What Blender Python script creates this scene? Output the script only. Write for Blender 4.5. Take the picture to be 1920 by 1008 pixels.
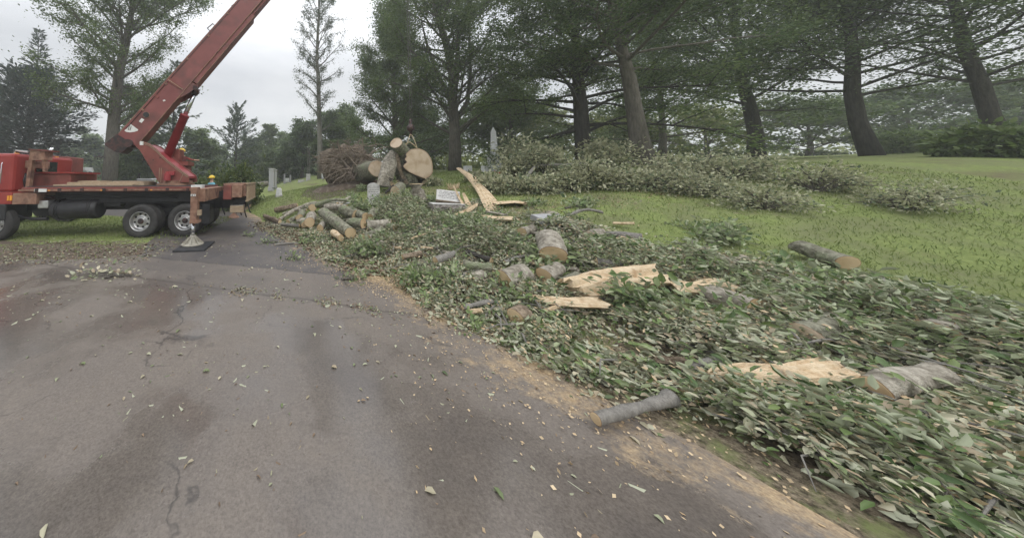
import bpy, math, random
import numpy as np
from mathutils import Vector, Matrix, noise as mnoise
from math import sin, cos, tan, radians, pi, atan

sc = bpy.context.scene
C = sc.collection
for o in list(bpy.data.objects): bpy.data.objects.remove(o)

# ------------------------------------------------------------------ camera
# the photograph covers the upper left 1200x595 of its 1920x1008 frame
F = 500.0; CX, CY = 600.0, 297.5; CAMH = 1.85; PITCH = atan(37.5 / 500)
cam = bpy.data.objects.new('camera', bpy.data.cameras.new('camera')); C.objects.link(cam)
cam.location = (0, 0, CAMH); cam.rotation_euler = (pi / 2 + PITCH, 0, 0)
cam.data.sensor_width = 36.0; cam.data.sensor_fit = 'HORIZONTAL'
cam.data.lens = F / 1920 * 36.0
cam.data.shift_x = (960 - CX) / 1920; cam.data.shift_y = -(504 - CY) / 1920
cam.data.clip_start = 0.05; cam.data.clip_end = 3000
sc.camera = cam

# ------------------------------------------------------------------ sky, sun, exposure
SUN_EL, SUN_AZ = radians(48), radians(140)
w = bpy.data.worlds.new("World"); sc.world = w; w.use_nodes = True
nt = w.node_tree; nt.nodes.clear()
N = nt.nodes.new; LK = nt.links.new
out = N('ShaderNodeOutputWorld'); bg = N('ShaderNodeBackground'); LK(bg.outputs[0], out.inputs[0])
sky = N('ShaderNodeTexSky'); sky.sky_type = 'NISHITA'; sky.sun_disc = False
sky.sun_elevation = SUN_EL; sky.sun_rotation = SUN_AZ; sky.dust_density = 6; sky.air_density = 1.2; sky.ozone_density = 1
hs = N('ShaderNodeHueSaturation'); hs.inputs['Saturation'].default_value = .25; LK(sky.outputs[0], hs.inputs['Color'])
tc = N('ShaderNodeTexCoord'); sep = N('ShaderNodeSeparateXYZ'); LK(tc.outputs['Generated'], sep.inputs[0])
mr = N('ShaderNodeMapRange'); mr.inputs[1].default_value = .35; mr.inputs[2].default_value = 1.0
mr.inputs[3].default_value = 1.0; mr.inputs[4].default_value = 2.9; LK(sep.outputs['Z'], mr.inputs[0])
mp = N('ShaderNodeMapping'); mp.inputs['Scale'].default_value = (1, 1, 2.6); LK(tc.outputs['Generated'], mp.inputs[0])
cn = N('ShaderNodeTexNoise'); cn.inputs['Scale'].default_value = 2.2; cn.inputs['Detail'].default_value = 6
cn.inputs['Roughness'].default_value = .55; LK(mp.outputs[0], cn.inputs['Vector'])
cr = N('ShaderNodeValToRGB'); LK(cn.outputs['Fac'], cr.inputs[0])
cr.color_ramp.elements[0].position = .32; cr.color_ramp.elements[0].color = (4.7, 4.9, 5.25, 1)
cr.color_ramp.elements[1].position = .68; cr.color_ramp.elements[1].color = (6.3, 6.4, 6.6, 1)
ml = N('ShaderNodeVectorMath'); ml.operation = 'SCALE'; LK(cr.outputs[0], ml.inputs[0]); LK(mr.outputs[0], ml.inputs['Scale'])
mx = N('ShaderNodeMixRGB'); mx.inputs[0].default_value = .95; LK(hs.outputs[0], mx.inputs[1]); LK(ml.outputs[0], mx.inputs[2])
LK(mx.outputs[0], bg.inputs[0]); bg.inputs[1].default_value = .105
sl = bpy.data.lights.new('sun', 'SUN'); sl.energy = 0.7; sl.angle = radians(18); sl.color = (1, .96, .9)
so = bpy.data.objects.new('sun', sl); C.objects.link(so)
so.rotation_euler = (pi / 2 - SUN_EL, 0, pi - SUN_AZ)
sc.view_settings.view_transform = 'Standard'; sc.view_settings.look = 'None'
sc.view_settings.gamma = 1; sc.view_settings.use_curve_mapping = False
sc.view_settings.exposure = 0.48
sc.cycles.max_bounces = 6; sc.cycles.volume_bounces = 1; sc.cycles.transparent_max_bounces = 8
sc.cycles.volume_step_rate = 5.0
sc.cycles.use_denoising = True

# ------------------------------------------------------------------ projection helpers
CAMP = Vector((0, 0, CAMH))
def ray(px, py):
    u = (px - CX) / F; v = (CY - py) / F
    return Vector((u, cos(PITCH) - v * sin(PITCH), sin(PITCH) + v * cos(PITCH)))
def W(px, py, Y):
    d = ray(px, py); return CAMP + d * (Y / d.y)
EA = (1.85, 3.55); EN = (.885, .465)          # road edge: a point on it, normal towards the lawn
def h_np(x, y):
    s = (x - EA[0]) * EN[0] + (y - EA[1]) * EN[1]
    s = s + .25 * np.sin(y * .8) * np.clip(y / 8, 0, 1)
    k = np.clip((y - 2.0) / 6.0, 0.0, 1.0)
    k = k * k * (3 - 2 * k)
    sp = np.clip(s, 0, None)
    h = 2.15 * (1 - np.exp(-(sp / 6.0) ** 1.3)) * (.35 + .65 * k) + .045 * np.clip(sp - 8, 0, 40)
    far = np.clip((np.hypot(x, y) - 60) / 60, 0, 1)
    h = h * (1 - far) + 1.2 * far * (sp > 0)
    left = np.clip((-x - 1) / 6, 0, 1) * np.clip((y - 16) / 10, 0, 1)
    h = h * (1 - .5 * left)
    h = h + np.where(sp > 0, .03 * np.sin(x * 1.7 + y * .6) * np.sin(y * 1.3 - x * .4) * np.clip(sp, 0, 1), 0)
    return h
def hgt(x, y): return float(h_np(np.array([x], float), np.array([y], float))[0])
def G(px, py, up=0.0):
    d = ray(px, py); t = 1.0; last = t
    while t < 200:
        P = CAMP + d * t
        if P.z <= hgt(P.x, P.y) + up:
            a, b = last, t
            for _ in range(18):
                m = (a + b) / 2; P = CAMP + d * m
                if P.z <= hgt(P.x, P.y) + up: b = m
                else: a = m
            return CAMP + d * b
        last = t; t *= 1.01; t += .01
    return CAMP + d * 60

# ------------------------------------------------------------------ materials
def mat(name, base, rough=.7, var=None, scale=6.0, bump=0.0, bscale=30.0, metal=0.0, det=6, spec=.4, stretch=None, lo=.35, hi=.65, var2=None, s2=1.5):
    m = bpy.data.materials.new(name); m.use_nodes = True
    n = m.node_tree; b = n.nodes['Principled BSDF']
    b.inputs['Roughness'].default_value = rough; b.inputs['Metallic'].default_value = metal
    b.inputs['Specular IOR Level'].default_value = spec
    b.inputs['Base Color'].default_value = (*base, 1)
    tcn = n.nodes.new('ShaderNodeTexCoord'); src = tcn.outputs['Object']
    if stretch:
        mpn = n.nodes.new('ShaderNodeMapping'); mpn.inputs['Scale'].default_value = stretch
        n.links.new(src, mpn.inputs[0]); src = mpn.outputs[0]
    if var:
        nn = n.nodes.new('ShaderNodeTexNoise'); nn.inputs['Scale'].default_value = scale; nn.inputs['Detail'].default_value = det
        nn.inputs['Roughness'].default_value = .62
        n.links.new(src, nn.inputs['Vector'])
        r = n.nodes.new('ShaderNodeValToRGB'); n.links.new(nn.outputs['Fac'], r.inputs[0])
        r.color_ramp.elements[0].position = lo; r.color_ramp.elements[0].color = (*base, 1)
        r.color_ramp.elements[1].position = hi; r.color_ramp.elements[1].color = (*var, 1)
        col = r.outputs[0]
        if var2:
            n2 = n.nodes.new('ShaderNodeTexNoise'); n2.inputs['Scale'].default_value = s2; n2.inputs['Detail'].default_value = 8
            n.links.new(src, n2.inputs['Vector'])
            r2 = n.nodes.new('ShaderNodeValToRGB'); n.links.new(n2.outputs['Fac'], r2.inputs[0])
            r2.color_ramp.elements[0].position = .52; r2.color_ramp.elements[1].position = .66
            mm = n.nodes.new('ShaderNodeMixRGB'); n.links.new(r2.outputs[0], mm.inputs[0]); n.links.new(col, mm.inputs[1])
            mm.inputs[2].default_value = (*var2, 1); col = mm.outputs[0]
        n.links.new(col, b.inputs['Base Color'])
    if bump:
        nb = n.nodes.new('ShaderNodeTexNoise'); nb.inputs['Scale'].default_value = bscale; nb.inputs['Detail'].default_value = 5
        n.links.new(src, nb.inputs['Vector'])
        bp = n.nodes.new('ShaderNodeBump'); bp.inputs['Strength'].default_value = bump; bp.inputs['Distance'].default_value = .03
        n.links.new(nb.outputs['Fac'], bp.inputs['Height']); n.links.new(bp.outputs[0], b.inputs['Normal'])
    return m
def leafmat(name, cols, back=None, trans=.38, rough=.55):
    m = bpy.data.materials.new(name); m.use_nodes = True
    n = m.node_tree; b = n.nodes['Principled BSDF']; b.inputs['Roughness'].default_value = rough
    g = n.nodes.new('ShaderNodeNewGeometry'); r = n.nodes.new('ShaderNodeValToRGB')
    n.links.new(g.outputs['Random Per Island'], r.inputs[0])
    els = r.color_ramp.elements
    while len(els) < len(cols): els.new(.5)
    for i, c in enumerate(cols):
        els[i].position = i / (len(cols) - 1); els[i].color = (*c, 1)
    col = r.outputs[0]
    if back:
        mm = n.nodes.new('ShaderNodeMixRGB'); n.links.new(g.outputs['Backfacing'], mm.inputs[0])
        n.links.new(col, mm.inputs[1]); mm.inputs[2].default_value = (*back, 1); col = mm.outputs[0]
    n.links.new(col, b.inputs['Base Color'])
    t = n.nodes.new('ShaderNodeBsdfTranslucent'); n.links.new(col, t.inputs[0])
    mx_ = n.nodes.new('ShaderNodeMixShader'); mx_.inputs[0].default_value = trans
    n.links.new(b.outputs[0], mx_.inputs[1]); n.links.new(t.outputs[0], mx_.inputs[2])
    n.links.new(mx_.outputs[0], n.nodes['Material Output'].inputs[0])
    return m
M = {}
M['red'] = mat('faded_red_paint', (.165, .044, .036), .55, (.23, .072, .056), 3, .05, 20, var2=(.13, .045, .035), s2=2.2)
M['boomred'] = mat('boom_red_paint', (.175, .048, .046), .55, (.225, .072, .066), 1.2, .05, 12, var2=(.13, .05, .044), s2=1.3)
M['cabred'] = mat('cab_red_paint', (.24, .024, .022), .35, (.28, .04, .033), 1.5, var2=(.22, .035, .03), s2=1.2)
M['cylred'] = mat('cylinder_red_paint', (.25, .03, .036), .38, (.31, .045, .05), 3)
M['rust'] = mat('weathered_steel', (.20, .10, .066), .7, (.29, .175, .12), 7, .15, 30, var2=(.11, .055, .04), s2=4)
M['black'] = mat('black_steel', (.016, .016, .018), .55, (.03, .03, .032), 5, .1, 20)
M['grease'] = mat('greasy_steel', (.02, .016, .016), .45, (.07, .03, .027), 9, .3, 25, lo=.42, hi=.58)
M['rubber'] = mat('tyre_rubber', (.028, .027, .027), .8, (.05, .048, .045), 8, .2, 60)
M['alu'] = mat('rim_aluminium', (.55, .55, .55), .32, (.42, .41, .40), 10, metal=.85)
M['chrome'] = mat('chrome', (.62, .63, .65), .12, metal=1)
M['cream'] = mat('foot_cream_paint', (.36, .34, .28), .55, (.25, .23, .19), 8, .1, 20)
M['pad'] = mat('black_pad', (.02, .021, .023), .5, (.045, .046, .05), 6, .1, 40)
M['timber'] = mat('old_timber', (.28, .20, .13), .85, (.42, .33, .23), 8, .3, 30, stretch=(1, 8, 8))
M['white'] = mat('white_sticker', (.72, .72, .70), .5, (.6, .6, .58), 9)
M['glass'] = mat('dark_glass', (.015, .02, .022), .05, spec=.8)
M['hose'] = mat('hose_rubber', (.015, .015, .017), .45)
M['amber'] = mat('amber_lens', (.75, .32, .03), .3)
M['bark'] = mat('grey_green_bark', (.075, .07, .045), .9, (.30, .29, .22), 11, 1.0, 30, stretch=(1, 1, 1), var2=(.17, .20, .11), s2=3)
M['barkbrown'] = mat('brown_bark', (.09, .065, .042), .9, (.30, .235, .17), 12, 1.0, 30)
M['barkpale'] = mat('pale_bark', (.15, .13, .10), .9, (.42, .385, .32), 10, 1.0, 30)
M['barkdark'] = mat('dark_bark', (.030, .027, .024), .95, (.065, .058, .05), 5, .9, 14, stretch=(3, 3, .6))
M['barkmid'] = mat('mid_bark', (.075, .066, .055), .95, (.15, .135, .115), 5, .9, 14, stretch=(3, 3, .6))
M['barkgrey'] = mat('grey_bark', (.15, .14, .125), .95, (.25, .235, .21), 5, .9, 14, stretch=(3, 3, .6))
M['wood'] = mat('split_wood', (.52, .39, .24), .8, (.66, .54, .38), 6, .5, 40, stretch=(2, 2, 2), var2=(.42, .29, .17), s2=5)
M['soil'] = mat('root_soil', (.085, .065, .048), 1, (.16, .125, .095), 4, 1, 9, var2=(.22, .18, .14), s2=3)
M['root'] = mat('root_bark', (.16, .125, .095), .95, (.28, .23, .18), 6, .6, 20)
M['stone'] = mat('weathered_marble', (.40, .39, .37), .85, (.56, .55, .53), 5, .3, 30, var2=(.28, .27, .25), s2=3)
M['granite'] = mat('grey_granite', (.30, .30, .31), .7, (.42, .42, .43), 40, .1, 60, var2=(.25, .245, .24), s2=2)
M['rough'] = mat('rock_faced_granite', (.16, .14, .125), .9, (.30, .275, .25), 9, 1, 14)
M['whitestone'] = mat('white_stone', (.58, .58, .58), .8, (.70, .70, .70), 5, .2, 20)
M['engrave'] = mat('dark_lettering', (.14, .135, .13), .9)  # even dark colour for inscription strokes and sticker marks
M['skin'] = mat('skin', (.50, .31, .23), .6)
M['helmet'] = mat('yellow_helmet', (.75, .52, .03), .35, (.7, .48, .05), 5)
M['bluecloth'] = mat('light_blue_cloth', (.16, .42, .52), .9, (.2, .48, .58), 8)
M['darkcloth'] = mat('dark_cloth', (.05, .045, .045), .9, (.08, .07, .07), 8)
M['redcloth'] = mat('red_cloth', (.25, .05, .05), .9, (.3, .07, .06), 8)
M['flower'] = mat('red_petals', (.6, .02, .02), .6)
M['cable'] = mat('steel_cable', (.10, .09, .085), .5, metal=.6)
M['strap'] = mat('tan_strap', (.42, .34, .22), .8)
M['ceramic'] = mat('house_wall', (.50, .50, .50), .8)
# cut end with growth rings, object space of the face: rings about the local centre, stored as UV-free radial coordinate
def ringmat(name, a, b, edge):
    m = bpy.data.materials.new(name); m.use_nodes = True
    n = m.node_tree; bs = n.nodes['Principled BSDF']; bs.inputs['Roughness'].default_value = .75
    at = n.nodes.new('ShaderNodeAttribute'); at.attribute_name = 'radial'
    tcn = n.nodes.new('ShaderNodeTexCoord')
    nn = n.nodes.new('ShaderNodeTexNoise'); nn.inputs['Scale'].default_value = 5; n.links.new(tcn.outputs['Object'], nn.inputs['Vector'])
    ad = n.nodes.new('ShaderNodeMath'); ad.operation = 'MULTIPLY_ADD'; n.links.new(nn.outputs['Fac'], ad.inputs[0]); ad.inputs[1].default_value = .12
    n.links.new(at.outputs['Fac'], ad.inputs[2])
    ms = n.nodes.new('ShaderNodeMath'); ms.operation = 'MULTIPLY'; n.links.new(ad.outputs[0], ms.inputs[0]); ms.inputs[1].default_value = 75
    sn = n.nodes.new('ShaderNodeMath'); sn.operation = 'SINE'; n.links.new(ms.outputs[0], sn.inputs[0])
    mr_ = n.nodes.new('ShaderNodeMapRange'); mr_.inputs[1].default_value = -1; n.links.new(sn.outputs[0], mr_.inputs[0]); mr_.inputs[4].default_value = .45
    mm = n.nodes.new('ShaderNodeMixRGB'); n.links.new(mr_.outputs[0], mm.inputs[0]); mm.inputs[1].default_value = (*a, 1); mm.inputs[2].default_value = (*b, 1)
    n3 = n.nodes.new('ShaderNodeTexNoise'); n3.inputs['Scale'].default_value = 2.5; n3.inputs['Detail'].default_value = 7; n.links.new(tcn.outputs['Object'], n3.inputs['Vector'])
    r3 = n.nodes.new('ShaderNodeValToRGB'); r3.color_ramp.elements[0].position = .45; r3.color_ramp.elements[1].position = .7; n.links.new(n3.outputs['Fac'], r3.inputs[0])
    m3 = n.nodes.new('ShaderNodeMixRGB'); m3.inputs[2].default_value = (b[0] * .8, b[1] * .75, b[2] * .65, 1)
    n.links.new(r3.outputs[0], m3.inputs[0]); n.links.new(mm.outputs[0], m3.inputs[1])
    rr = n.nodes.new('ShaderNodeValToRGB'); rr.color_ramp.elements[0].position = .90; rr.color_ramp.elements[1].position = .97
    n.links.new(at.outputs['Fac'], rr.inputs[0])
    m2 = n.nodes.new('ShaderNodeMixRGB'); n.links.new(rr.outputs[0], m2.inputs[0]); n.links.new(m3.outputs[0], m2.inputs[1]); m2.inputs[2].default_value = (*edge, 1)
    n.links.new(m2.outputs[0], bs.inputs['Base Color'])
    return m
M['cut'] = ringmat('fresh_cut_rings', (.60, .46, .28), (.46, .33, .19), (.30, .18, .09))
M['cutpale'] = ringmat('pale_cut_rings', (.56, .45, .33), (.47, .36, .26), (.36, .25, .17))

# leaf materials
M['lf_mid'] = leafmat('mid_green_leaves', [(.065, .105, .035), (.12, .175, .055), (.175, .225, .08)])
M['lf_dark'] = leafmat('dark_green_leaves', [(.055, .09, .038), (.09, .14, .05), (.145, .19, .072)])
M['lf_light'] = leafmat('light_green_leaves', [(.08, .125, .045), (.135, .19, .07), (.18, .235, .09)], trans=.35)
M['lf_conif'] = leafmat('blue_green_needles', [(.03, .05, .042), (.055, .08, .066), (.085, .11, .09)], trans=.1)
M['lf_pine'] = leafmat('pine_needles', [(.045, .075, .05), (.08, .115, .07), (.10, .14, .085)], trans=.1)
M['lf_sparse'] = leafmat('thin_grey_green_leaves', [(.07, .095, .065), (.10, .13, .08), (.14, .17, .11)])
M['lf_litter'] = leafmat('fallen_leaves', [(.08, .115, .045), (.17, .21, .09), (.40, .41, .28), (.50, .45, .32), (.29, .22, .14), (.46, .46, .33)], back=(.42, .43, .31), trans=.15)
M['lf_bough'] = leafmat('bough_leaves', [(.055, .10, .03), (.12, .185, .055), (.19, .25, .085), (.36, .39, .24)], back=(.34, .37, .24), trans=.2)
M['lf_pale'] = leafmat('pale_underside_leaves', [(.05, .075, .035), (.12, .16, .07), (.32, .33, .19), (.46, .45, .29), (.09, .12, .055)], back=(.46, .45, .30), trans=.2)
M['lf_rhodo'] = leafmat('shrub_leaves', [(.03, .06, .02), (.09, .13, .035), (.16, .19, .05)])
M['lf_yellow'] = leafmat('yellow_green_leaves', [(.10, .14, .03), (.18, .21, .05), (.24, .26, .08)], trans=.4)
M['chips'] = leafmat('wood_chips', [(.45, .32, .18), (.58, .45, .28), (.34, .24, .14)], trans=0)
M['grass'] = leafmat('grass_blades', [(.13, .18, .05), (.19, .24, .07), (.26, .30, .10)], trans=.3)
M['deadleaf'] = leafmat('brown_bits', [(.12, .08, .05), (.22, .15, .09), (.30, .30, .20), (.10, .13, .06)], trans=0)

# ------------------------------------------------------------------ mesh building
SPLIT = {'tank_strap', 'guard_rail', 'hand_hole', 'lug_nut', 'foot_rib', 'far_wheel', 'axle', 'marker_light', 'control_lever', 'bolt', 'exhaust_stack', 'wear_pad', 'flange', 'rope_guide', 'cylinder_bracket', 'turret_plate', 'step_hanger', 'rear_rack', 'label_mark', 'weld_seam', 'boom_rest_tower', 'hoist_line', 'chassis', 'face_feature', 'rod_end', 'swing_motor', 'operator_platform'}
class MB:
    def __init__(s): s.v = []; s.f = []
    def add(s, vs, fs):
        k = len(s.v); s.v += [Vector(v) for v in vs]; s.f += [tuple(i + k for i in f) for f in fs]; return s
    def box(s, c, sz, R=None):
        c = Vector(c); x, y, z = [a / 2 for a in sz]; vs = []
        for a in (-1, 1):
            for b in (-1, 1):
                for d in (-1, 1):
                    p = Vector((a * x, b * y, d * z))
                    if R: p = R @ p
                    vs.append(c + p)
        return s.add(vs, [(0, 1, 3, 2), (4, 6, 7, 5), (0, 4, 5, 1), (2, 3, 7, 6), (0, 2, 6, 4), (1, 5, 7, 3)])
    def tube(s, pts, rs, n=8, caps=True, jit=0, seed=0, flat=1.0):
        pts = [Vector(p) for p in pts]; rnd = random.Random(seed)
        if not isinstance(rs, (list, tuple)): rs = [rs] * len(pts)
        k = len(s.v); up = Vector((0, 0, 1))
        prev = None
        for i, p in enumerate(pts):
            d = (pts[min(i + 1, len(pts) - 1)] - pts[max(i - 1, 0)])
            d = d.normalized() if d.length > 1e-9 else Vector((0, 0, 1))
            if prev is None:
                a = d.cross(up)
                if a.length < .2: a = d.cross(Vector((0, 1, 0)))
                a.normalize()
            else:
                a = prev - d * prev.dot(d); a.normalize()
            prev = a; b = d.cross(a)
            for j in range(n):
                t = 2 * pi * j / n; r = rs[i] * (1 + (rnd.uniform(-jit, jit) if jit else 0))
                s.v.append(p + a * (cos(t) * r) + b * (sin(t) * r * flat))
        for i in range(len(pts) - 1):
            for j in range(n):
                s.f.append((k + i * n + j, k + i * n + (j + 1) % n, k + (i + 1) * n + (j + 1) % n, k + (i + 1) * n + j))
        if caps:
            s.f.append(tuple(k + j for j in range(n))[::-1]); s.f.append(tuple(k + (len(pts) - 1) * n + j for j in range(n)))
        return s
    def prism(s, outline, vec):
        n = len(outline); vec = Vector(vec); o = [Vector(p) for p in outline]
        return s.add(o + [p + vec for p in o], [tuple(range(n)), tuple(range(n, 2 * n))[::-1]] + [((i + 1) % n, i, n + i, n + (i + 1) % n) for i in range(n)])
    def build(s, name, m, parent=None, origin=None, smooth=False, bevel=0, split=False):
        if split or name in SPLIT:
            par = list(range(len(s.v)))
            def find(i):
                while par[i] != i: par[i] = par[par[i]]; i = par[i]
                return i
            for f in s.f:
                for k in f[1:]: par[find(k)] = find(f[0])
            comp = {}
            for f in s.f: comp.setdefault(find(f[0]), []).append(f)
            outs = []
            for fs in comp.values():
                ids = sorted({i for f in fs for i in f}); mp_ = {i: j for j, i in enumerate(ids)}; m_ = MB()
                m_.v = [s.v[i] for i in ids]; m_.f = [tuple(mp_[i] for i in f) for f in fs]
                outs.append(m_._build(name, m, parent, origin, smooth, bevel))
            s.outs = outs
            return outs[0]
        return s._build(name, m, parent, origin, smooth, bevel)
    def _build(s, name, m, parent=None, origin=None, smooth=False, bevel=0):
        me = bpy.data.meshes.new(name); vs = s.v
        if parent is not None: inv = parent.matrix_basis.inverted(); vs = [inv @ v for v in vs]
        elif origin is not None: vs = [v - Vector(origin) for v in vs]
        me.from_pydata([tuple(v) for v in vs], [], s.f)
        me.validate(); me.update()
        import bmesh
        bm = bmesh.new(); bm.from_mesh(me); bmesh.ops.recalc_face_normals(bm, faces=bm.faces); bm.to_mesh(me); bm.free()
        me.materials.append(m)
        if smooth:
            for p in me.polygons: p.use_smooth = len(p.vertices) == 4
        o = bpy.data.objects.new(name, me); C.objects.link(o)
        if parent is not None: o.parent = parent
        elif origin is not None: o.location = origin
        if bevel:
            b = o.modifiers.new('bevel', 'BEVEL'); b.width = bevel; b.segments = 2; b.limit_method = 'ANGLE'
        return o
def tag(o, label=None, cat=None, group=None, kind=None):
    if label: o['label'] = label
    if cat: o['category'] = cat
    if group: o['group'] = group
    if kind: o['kind'] = kind
    return o
def thing(name, label, cat, loc, rz=0, group=None):
    o = bpy.data.objects.new(name, None); C.objects.link(o)
    o.empty_display_size = .2
    o.location = loc; o.rotation_euler = (0, 0, rz); o.matrix_basis = Matrix.Translation(Vector(loc)) @ Matrix.Rotation(rz, 4, 'Z')
    return tag(o, label, cat, group)

def npmesh(name, V, Fq, m, parent=None, origin=(0, 0, 0)):
    """V (n,3), Fq (k,q) index array of same-size faces"""
    me = bpy.data.meshes.new(name)
    V = np.asarray(V, np.float32)
    if parent is not None: org = np.array(parent.location, np.float32)
    else: org = np.array(origin, np.float32)
    V = V - org
    nf, q = Fq.shape
    me.vertices.add(len(V)); me.vertices.foreach_set('co', V.ravel())
    me.loops.add(nf * q); me.loops.foreach_set('vertex_index', Fq.ravel().astype(np.int32))
    me.polygons.add(nf); me.polygons.foreach_set('loop_start', np.arange(0, nf * q, q, dtype=np.int32))
    me.polygons.foreach_set('loop_total', np.full(nf, q, np.int32))
    me.update(calc_edges=True)
    me.materials.append(m)
    o = bpy.data.objects.new(name, me); C.objects.link(o)
    if parent is not None: o.parent = parent
    else: o.location = origin
    return o
def unit(a): return a / np.maximum(np.linalg.norm(a, axis=1, keepdims=True), 1e-9)
def leaf_geo(P, D, Nn, L, Wd, shape='rhomb', fold=.15):
    """P base points, D long axis, Nn normals"""
    D = unit(D); S = unit(np.cross(D, Nn)); Nn = np.cross(S, D)
    L = L[:, None]; Wd = Wd[:, None]; n = len(P)
    if shape == 'rhomb':
        V = np.stack([P, P + D * L * .45 + S * Wd * .5, P + D * L, P + D * L * .45 - S * Wd * .5], 1).reshape(-1, 3)
        Fq = np.arange(n * 4).reshape(n, 4)
    else:
        up = Nn * Wd * fold
        V = np.stack([P, P + D * L * .3 + S * Wd * .5 + up, P + D * L * .7 + S * Wd * .38 + up, P + D * L - Nn * L * .08,
                      P + D * L * .7 - S * Wd * .38 + up, P + D * L * .3 - S * Wd * .5 + up], 1).reshape(-1, 3)
        b = (np.arange(n) * 6)[:, None]
        Fq = np.concatenate([b + np.array([[0, 1, 2, 3]]), b + np.array([[0, 3, 4, 5]])], 0)
    return V, Fq

# ------------------------------------------------------------------ terrain
def grid(name, xs, ys, fz, m):
    X, Y = np.meshgrid(xs, ys); Z = fz(X, Y)
    V = np.stack([X, Y, Z], -1).reshape(-1, 3); nx, ny = len(xs), len(ys)
    i = np.arange(ny - 1)[:, None] * nx + np.arange(nx - 1)[None, :]
    Fq = np.stack([i, i + 1, i + 1 + nx, i + nx], -1).reshape(-1, 4)
    o = npmesh(name, V, Fq, m)
    o.data.polygons.foreach_set('use_smooth', np.ones(len(o.data.polygons), bool))
    return o
def axis(lo, hi, step, far):
    a = list(np.arange(lo, hi + 1e-6, step)); s = step; x = hi
    while x < far: s *= 1.25; x += s; a.append(x)
    s = step; x = lo
    while x > -far: s *= 1.25; x -= s; a.insert(0, x)
    return np.array(a)
def ground_mat():
    m = bpy.data.materials.new('lawn_and_mud'); m.use_nodes = True
    n = m.node_tree; b = n.nodes['Principled BSDF']; b.inputs['Roughness'].default_value = .95
    b.inputs['Specular IOR Level'].default_value = .15
    tcn = n.nodes.new('ShaderNodeTexCoord'); src = tcn.outputs['Object']
    def noi(s, d=6, r=.6):
        k = n.nodes.new('ShaderNodeTexNoise'); k.inputs['Scale'].default_value = s; k.inputs['Detail'].default_value = d; k.inputs['Roughness'].default_value = r
        n.links.new(src, k.inputs['Vector']); return k.outputs['Fac']
    def ramp(f, a, bb, ca=(0, 0, 0, 1), cb=(1, 1, 1, 1)):
        r = n.nodes.new('ShaderNodeValToRGB'); n.links.new(f, r.inputs[0]); r.color_ramp.elements[0].position = a; r.color_ramp.elements[1].position = bb
        r.color_ramp.elements[0].color = ca; r.color_ramp.elements[1].color = cb; return r.outputs[0]
    def mixc(f, a, c):
        k = n.nodes.new('ShaderNodeMixRGB'); n.links.new(f, k.inputs[0])
        for i, q in ((1, a), (2, c)):
            if isinstance(q, tuple): k.inputs[i].default_value = q
            else: n.links.new(q, k.inputs[i])
        return k.outputs[0]
    def mth(op, a, c):
        k = n.nodes.new('ShaderNodeMath'); k.operation = op
        for i, q in ((0, a), (1, c)):
            if isinstance(q, (int, float)): k.inputs[i].default_value = q
            else: n.links.new(q, k.inputs[i])
        return k.outputs[0]
    grass = ramp(noi(14, 8, .7), .3, .7, (.15, .20, .06, 1), (.29, .34, .12, 1))
    grass = mixc(ramp(noi(1.1, 5), .42, .62, (0, 0, 0, 1), (1, 1, 1, 1)), grass, (.20, .22, .10, 1))
    dirt = ramp(noi(9, 8, .7), .3, .7, (.085, .065, .05, 1), (.19, .155, .12, 1))
    at = n.nodes.new('ShaderNodeAttribute'); at.attribute_name = 'mud'
    f = mth('ADD', at.outputs['Fac'], mth('MULTIPLY', mth('SUBTRACT', noi(2.2, 6), .5), 1.6))
    grass = mixc(ramp(noi(.45, 8, .7), .55, .68), grass, (.17, .15, .085, 1))
    col = mixc(ramp(f, .42, .58, (0, 0, 0, 1), (1, 1, 1, 1)), grass, dirt)
    at2 = n.nodes.new('ShaderNodeAttribute'); at2.attribute_name = 'chaff'
    f2 = mth('ADD', at2.outputs['Fac'], mth('MULTIPLY', mth('SUBTRACT', noi(3.0, 8, .7), .5), 1.5))
    col = mixc(ramp(f2, .45, .7, (0, 0, 0, 1), (1, 1, 1, 1)), col, ramp(noi(25, 8, .75), .38, .66, (.06, .047, .033, 1), (.40, .33, .23, 1)))
    n.links.new(col, b.inputs['Base Color'])
    bp = n.nodes.new('ShaderNodeBump'); bp.inputs['Strength'].default_value = .9; bp.inputs['Distance'].default_value = .05
    n.links.new(noi(22, 8, .75), bp.inputs['Height']); n.links.new(bp.outputs[0], b.inputs['Normal'])
    return m
def setattr_pt(o, name, vals):
    a = o.data.attributes.new(name, 'FLOAT', 'POINT'); a.data.foreach_set('value', np.asarray(vals, np.float32))
ROADX = None
ground = tag(grid('ground', axis(-16, 26, .3, 380), axis(-3, 34, .3, 380), h_np, ground_mat()), kind='structure')
co = np.empty(len(ground.data.vertices) * 3, np.float32); ground.data.vertices.foreach_get('co', co); co = co.reshape(-1, 3)
gs = (co[:, 0] - EA[0]) * EN[0] + (co[:, 1] - EA[1]) * EN[1]
mud = np.clip(1.0 - np.abs(co[:, 1] - 6.9) / 2.2, 0, 1) * (co[:, 0] < -3) * .95
mud = np.maximum(mud, (np.hypot(co[:, 0] - 1.4, (co[:, 1] - 17) * .8) < 2.6) * .75)
setattr_pt(ground, 'mud', mud)
ch = np.clip(1 - np.abs(gs - 1.3) / 2.6, 0, 1) * (co[:, 1] < 9.5) * .85 + (np.abs(gs) < .4) * (co[:, 1] < 14) * .25
for (cx, cy, r, a) in [(3.0, 12.2, 1.4, .6), (4.6, 11.2, .9, .6), (8.2, 8.2, 1.0, .55), (6.8, 9.6, 1.3, .7), (5.2, 7.0, 1.5, .5), (9, 6.2, 1.6, .4), (1.3, 9.5, .9, .6)]:
    ch = np.maximum(ch, a * np.clip(1.4 - np.hypot(co[:, 0] - cx, co[:, 1] - cy) / r, 0, 1))
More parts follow.
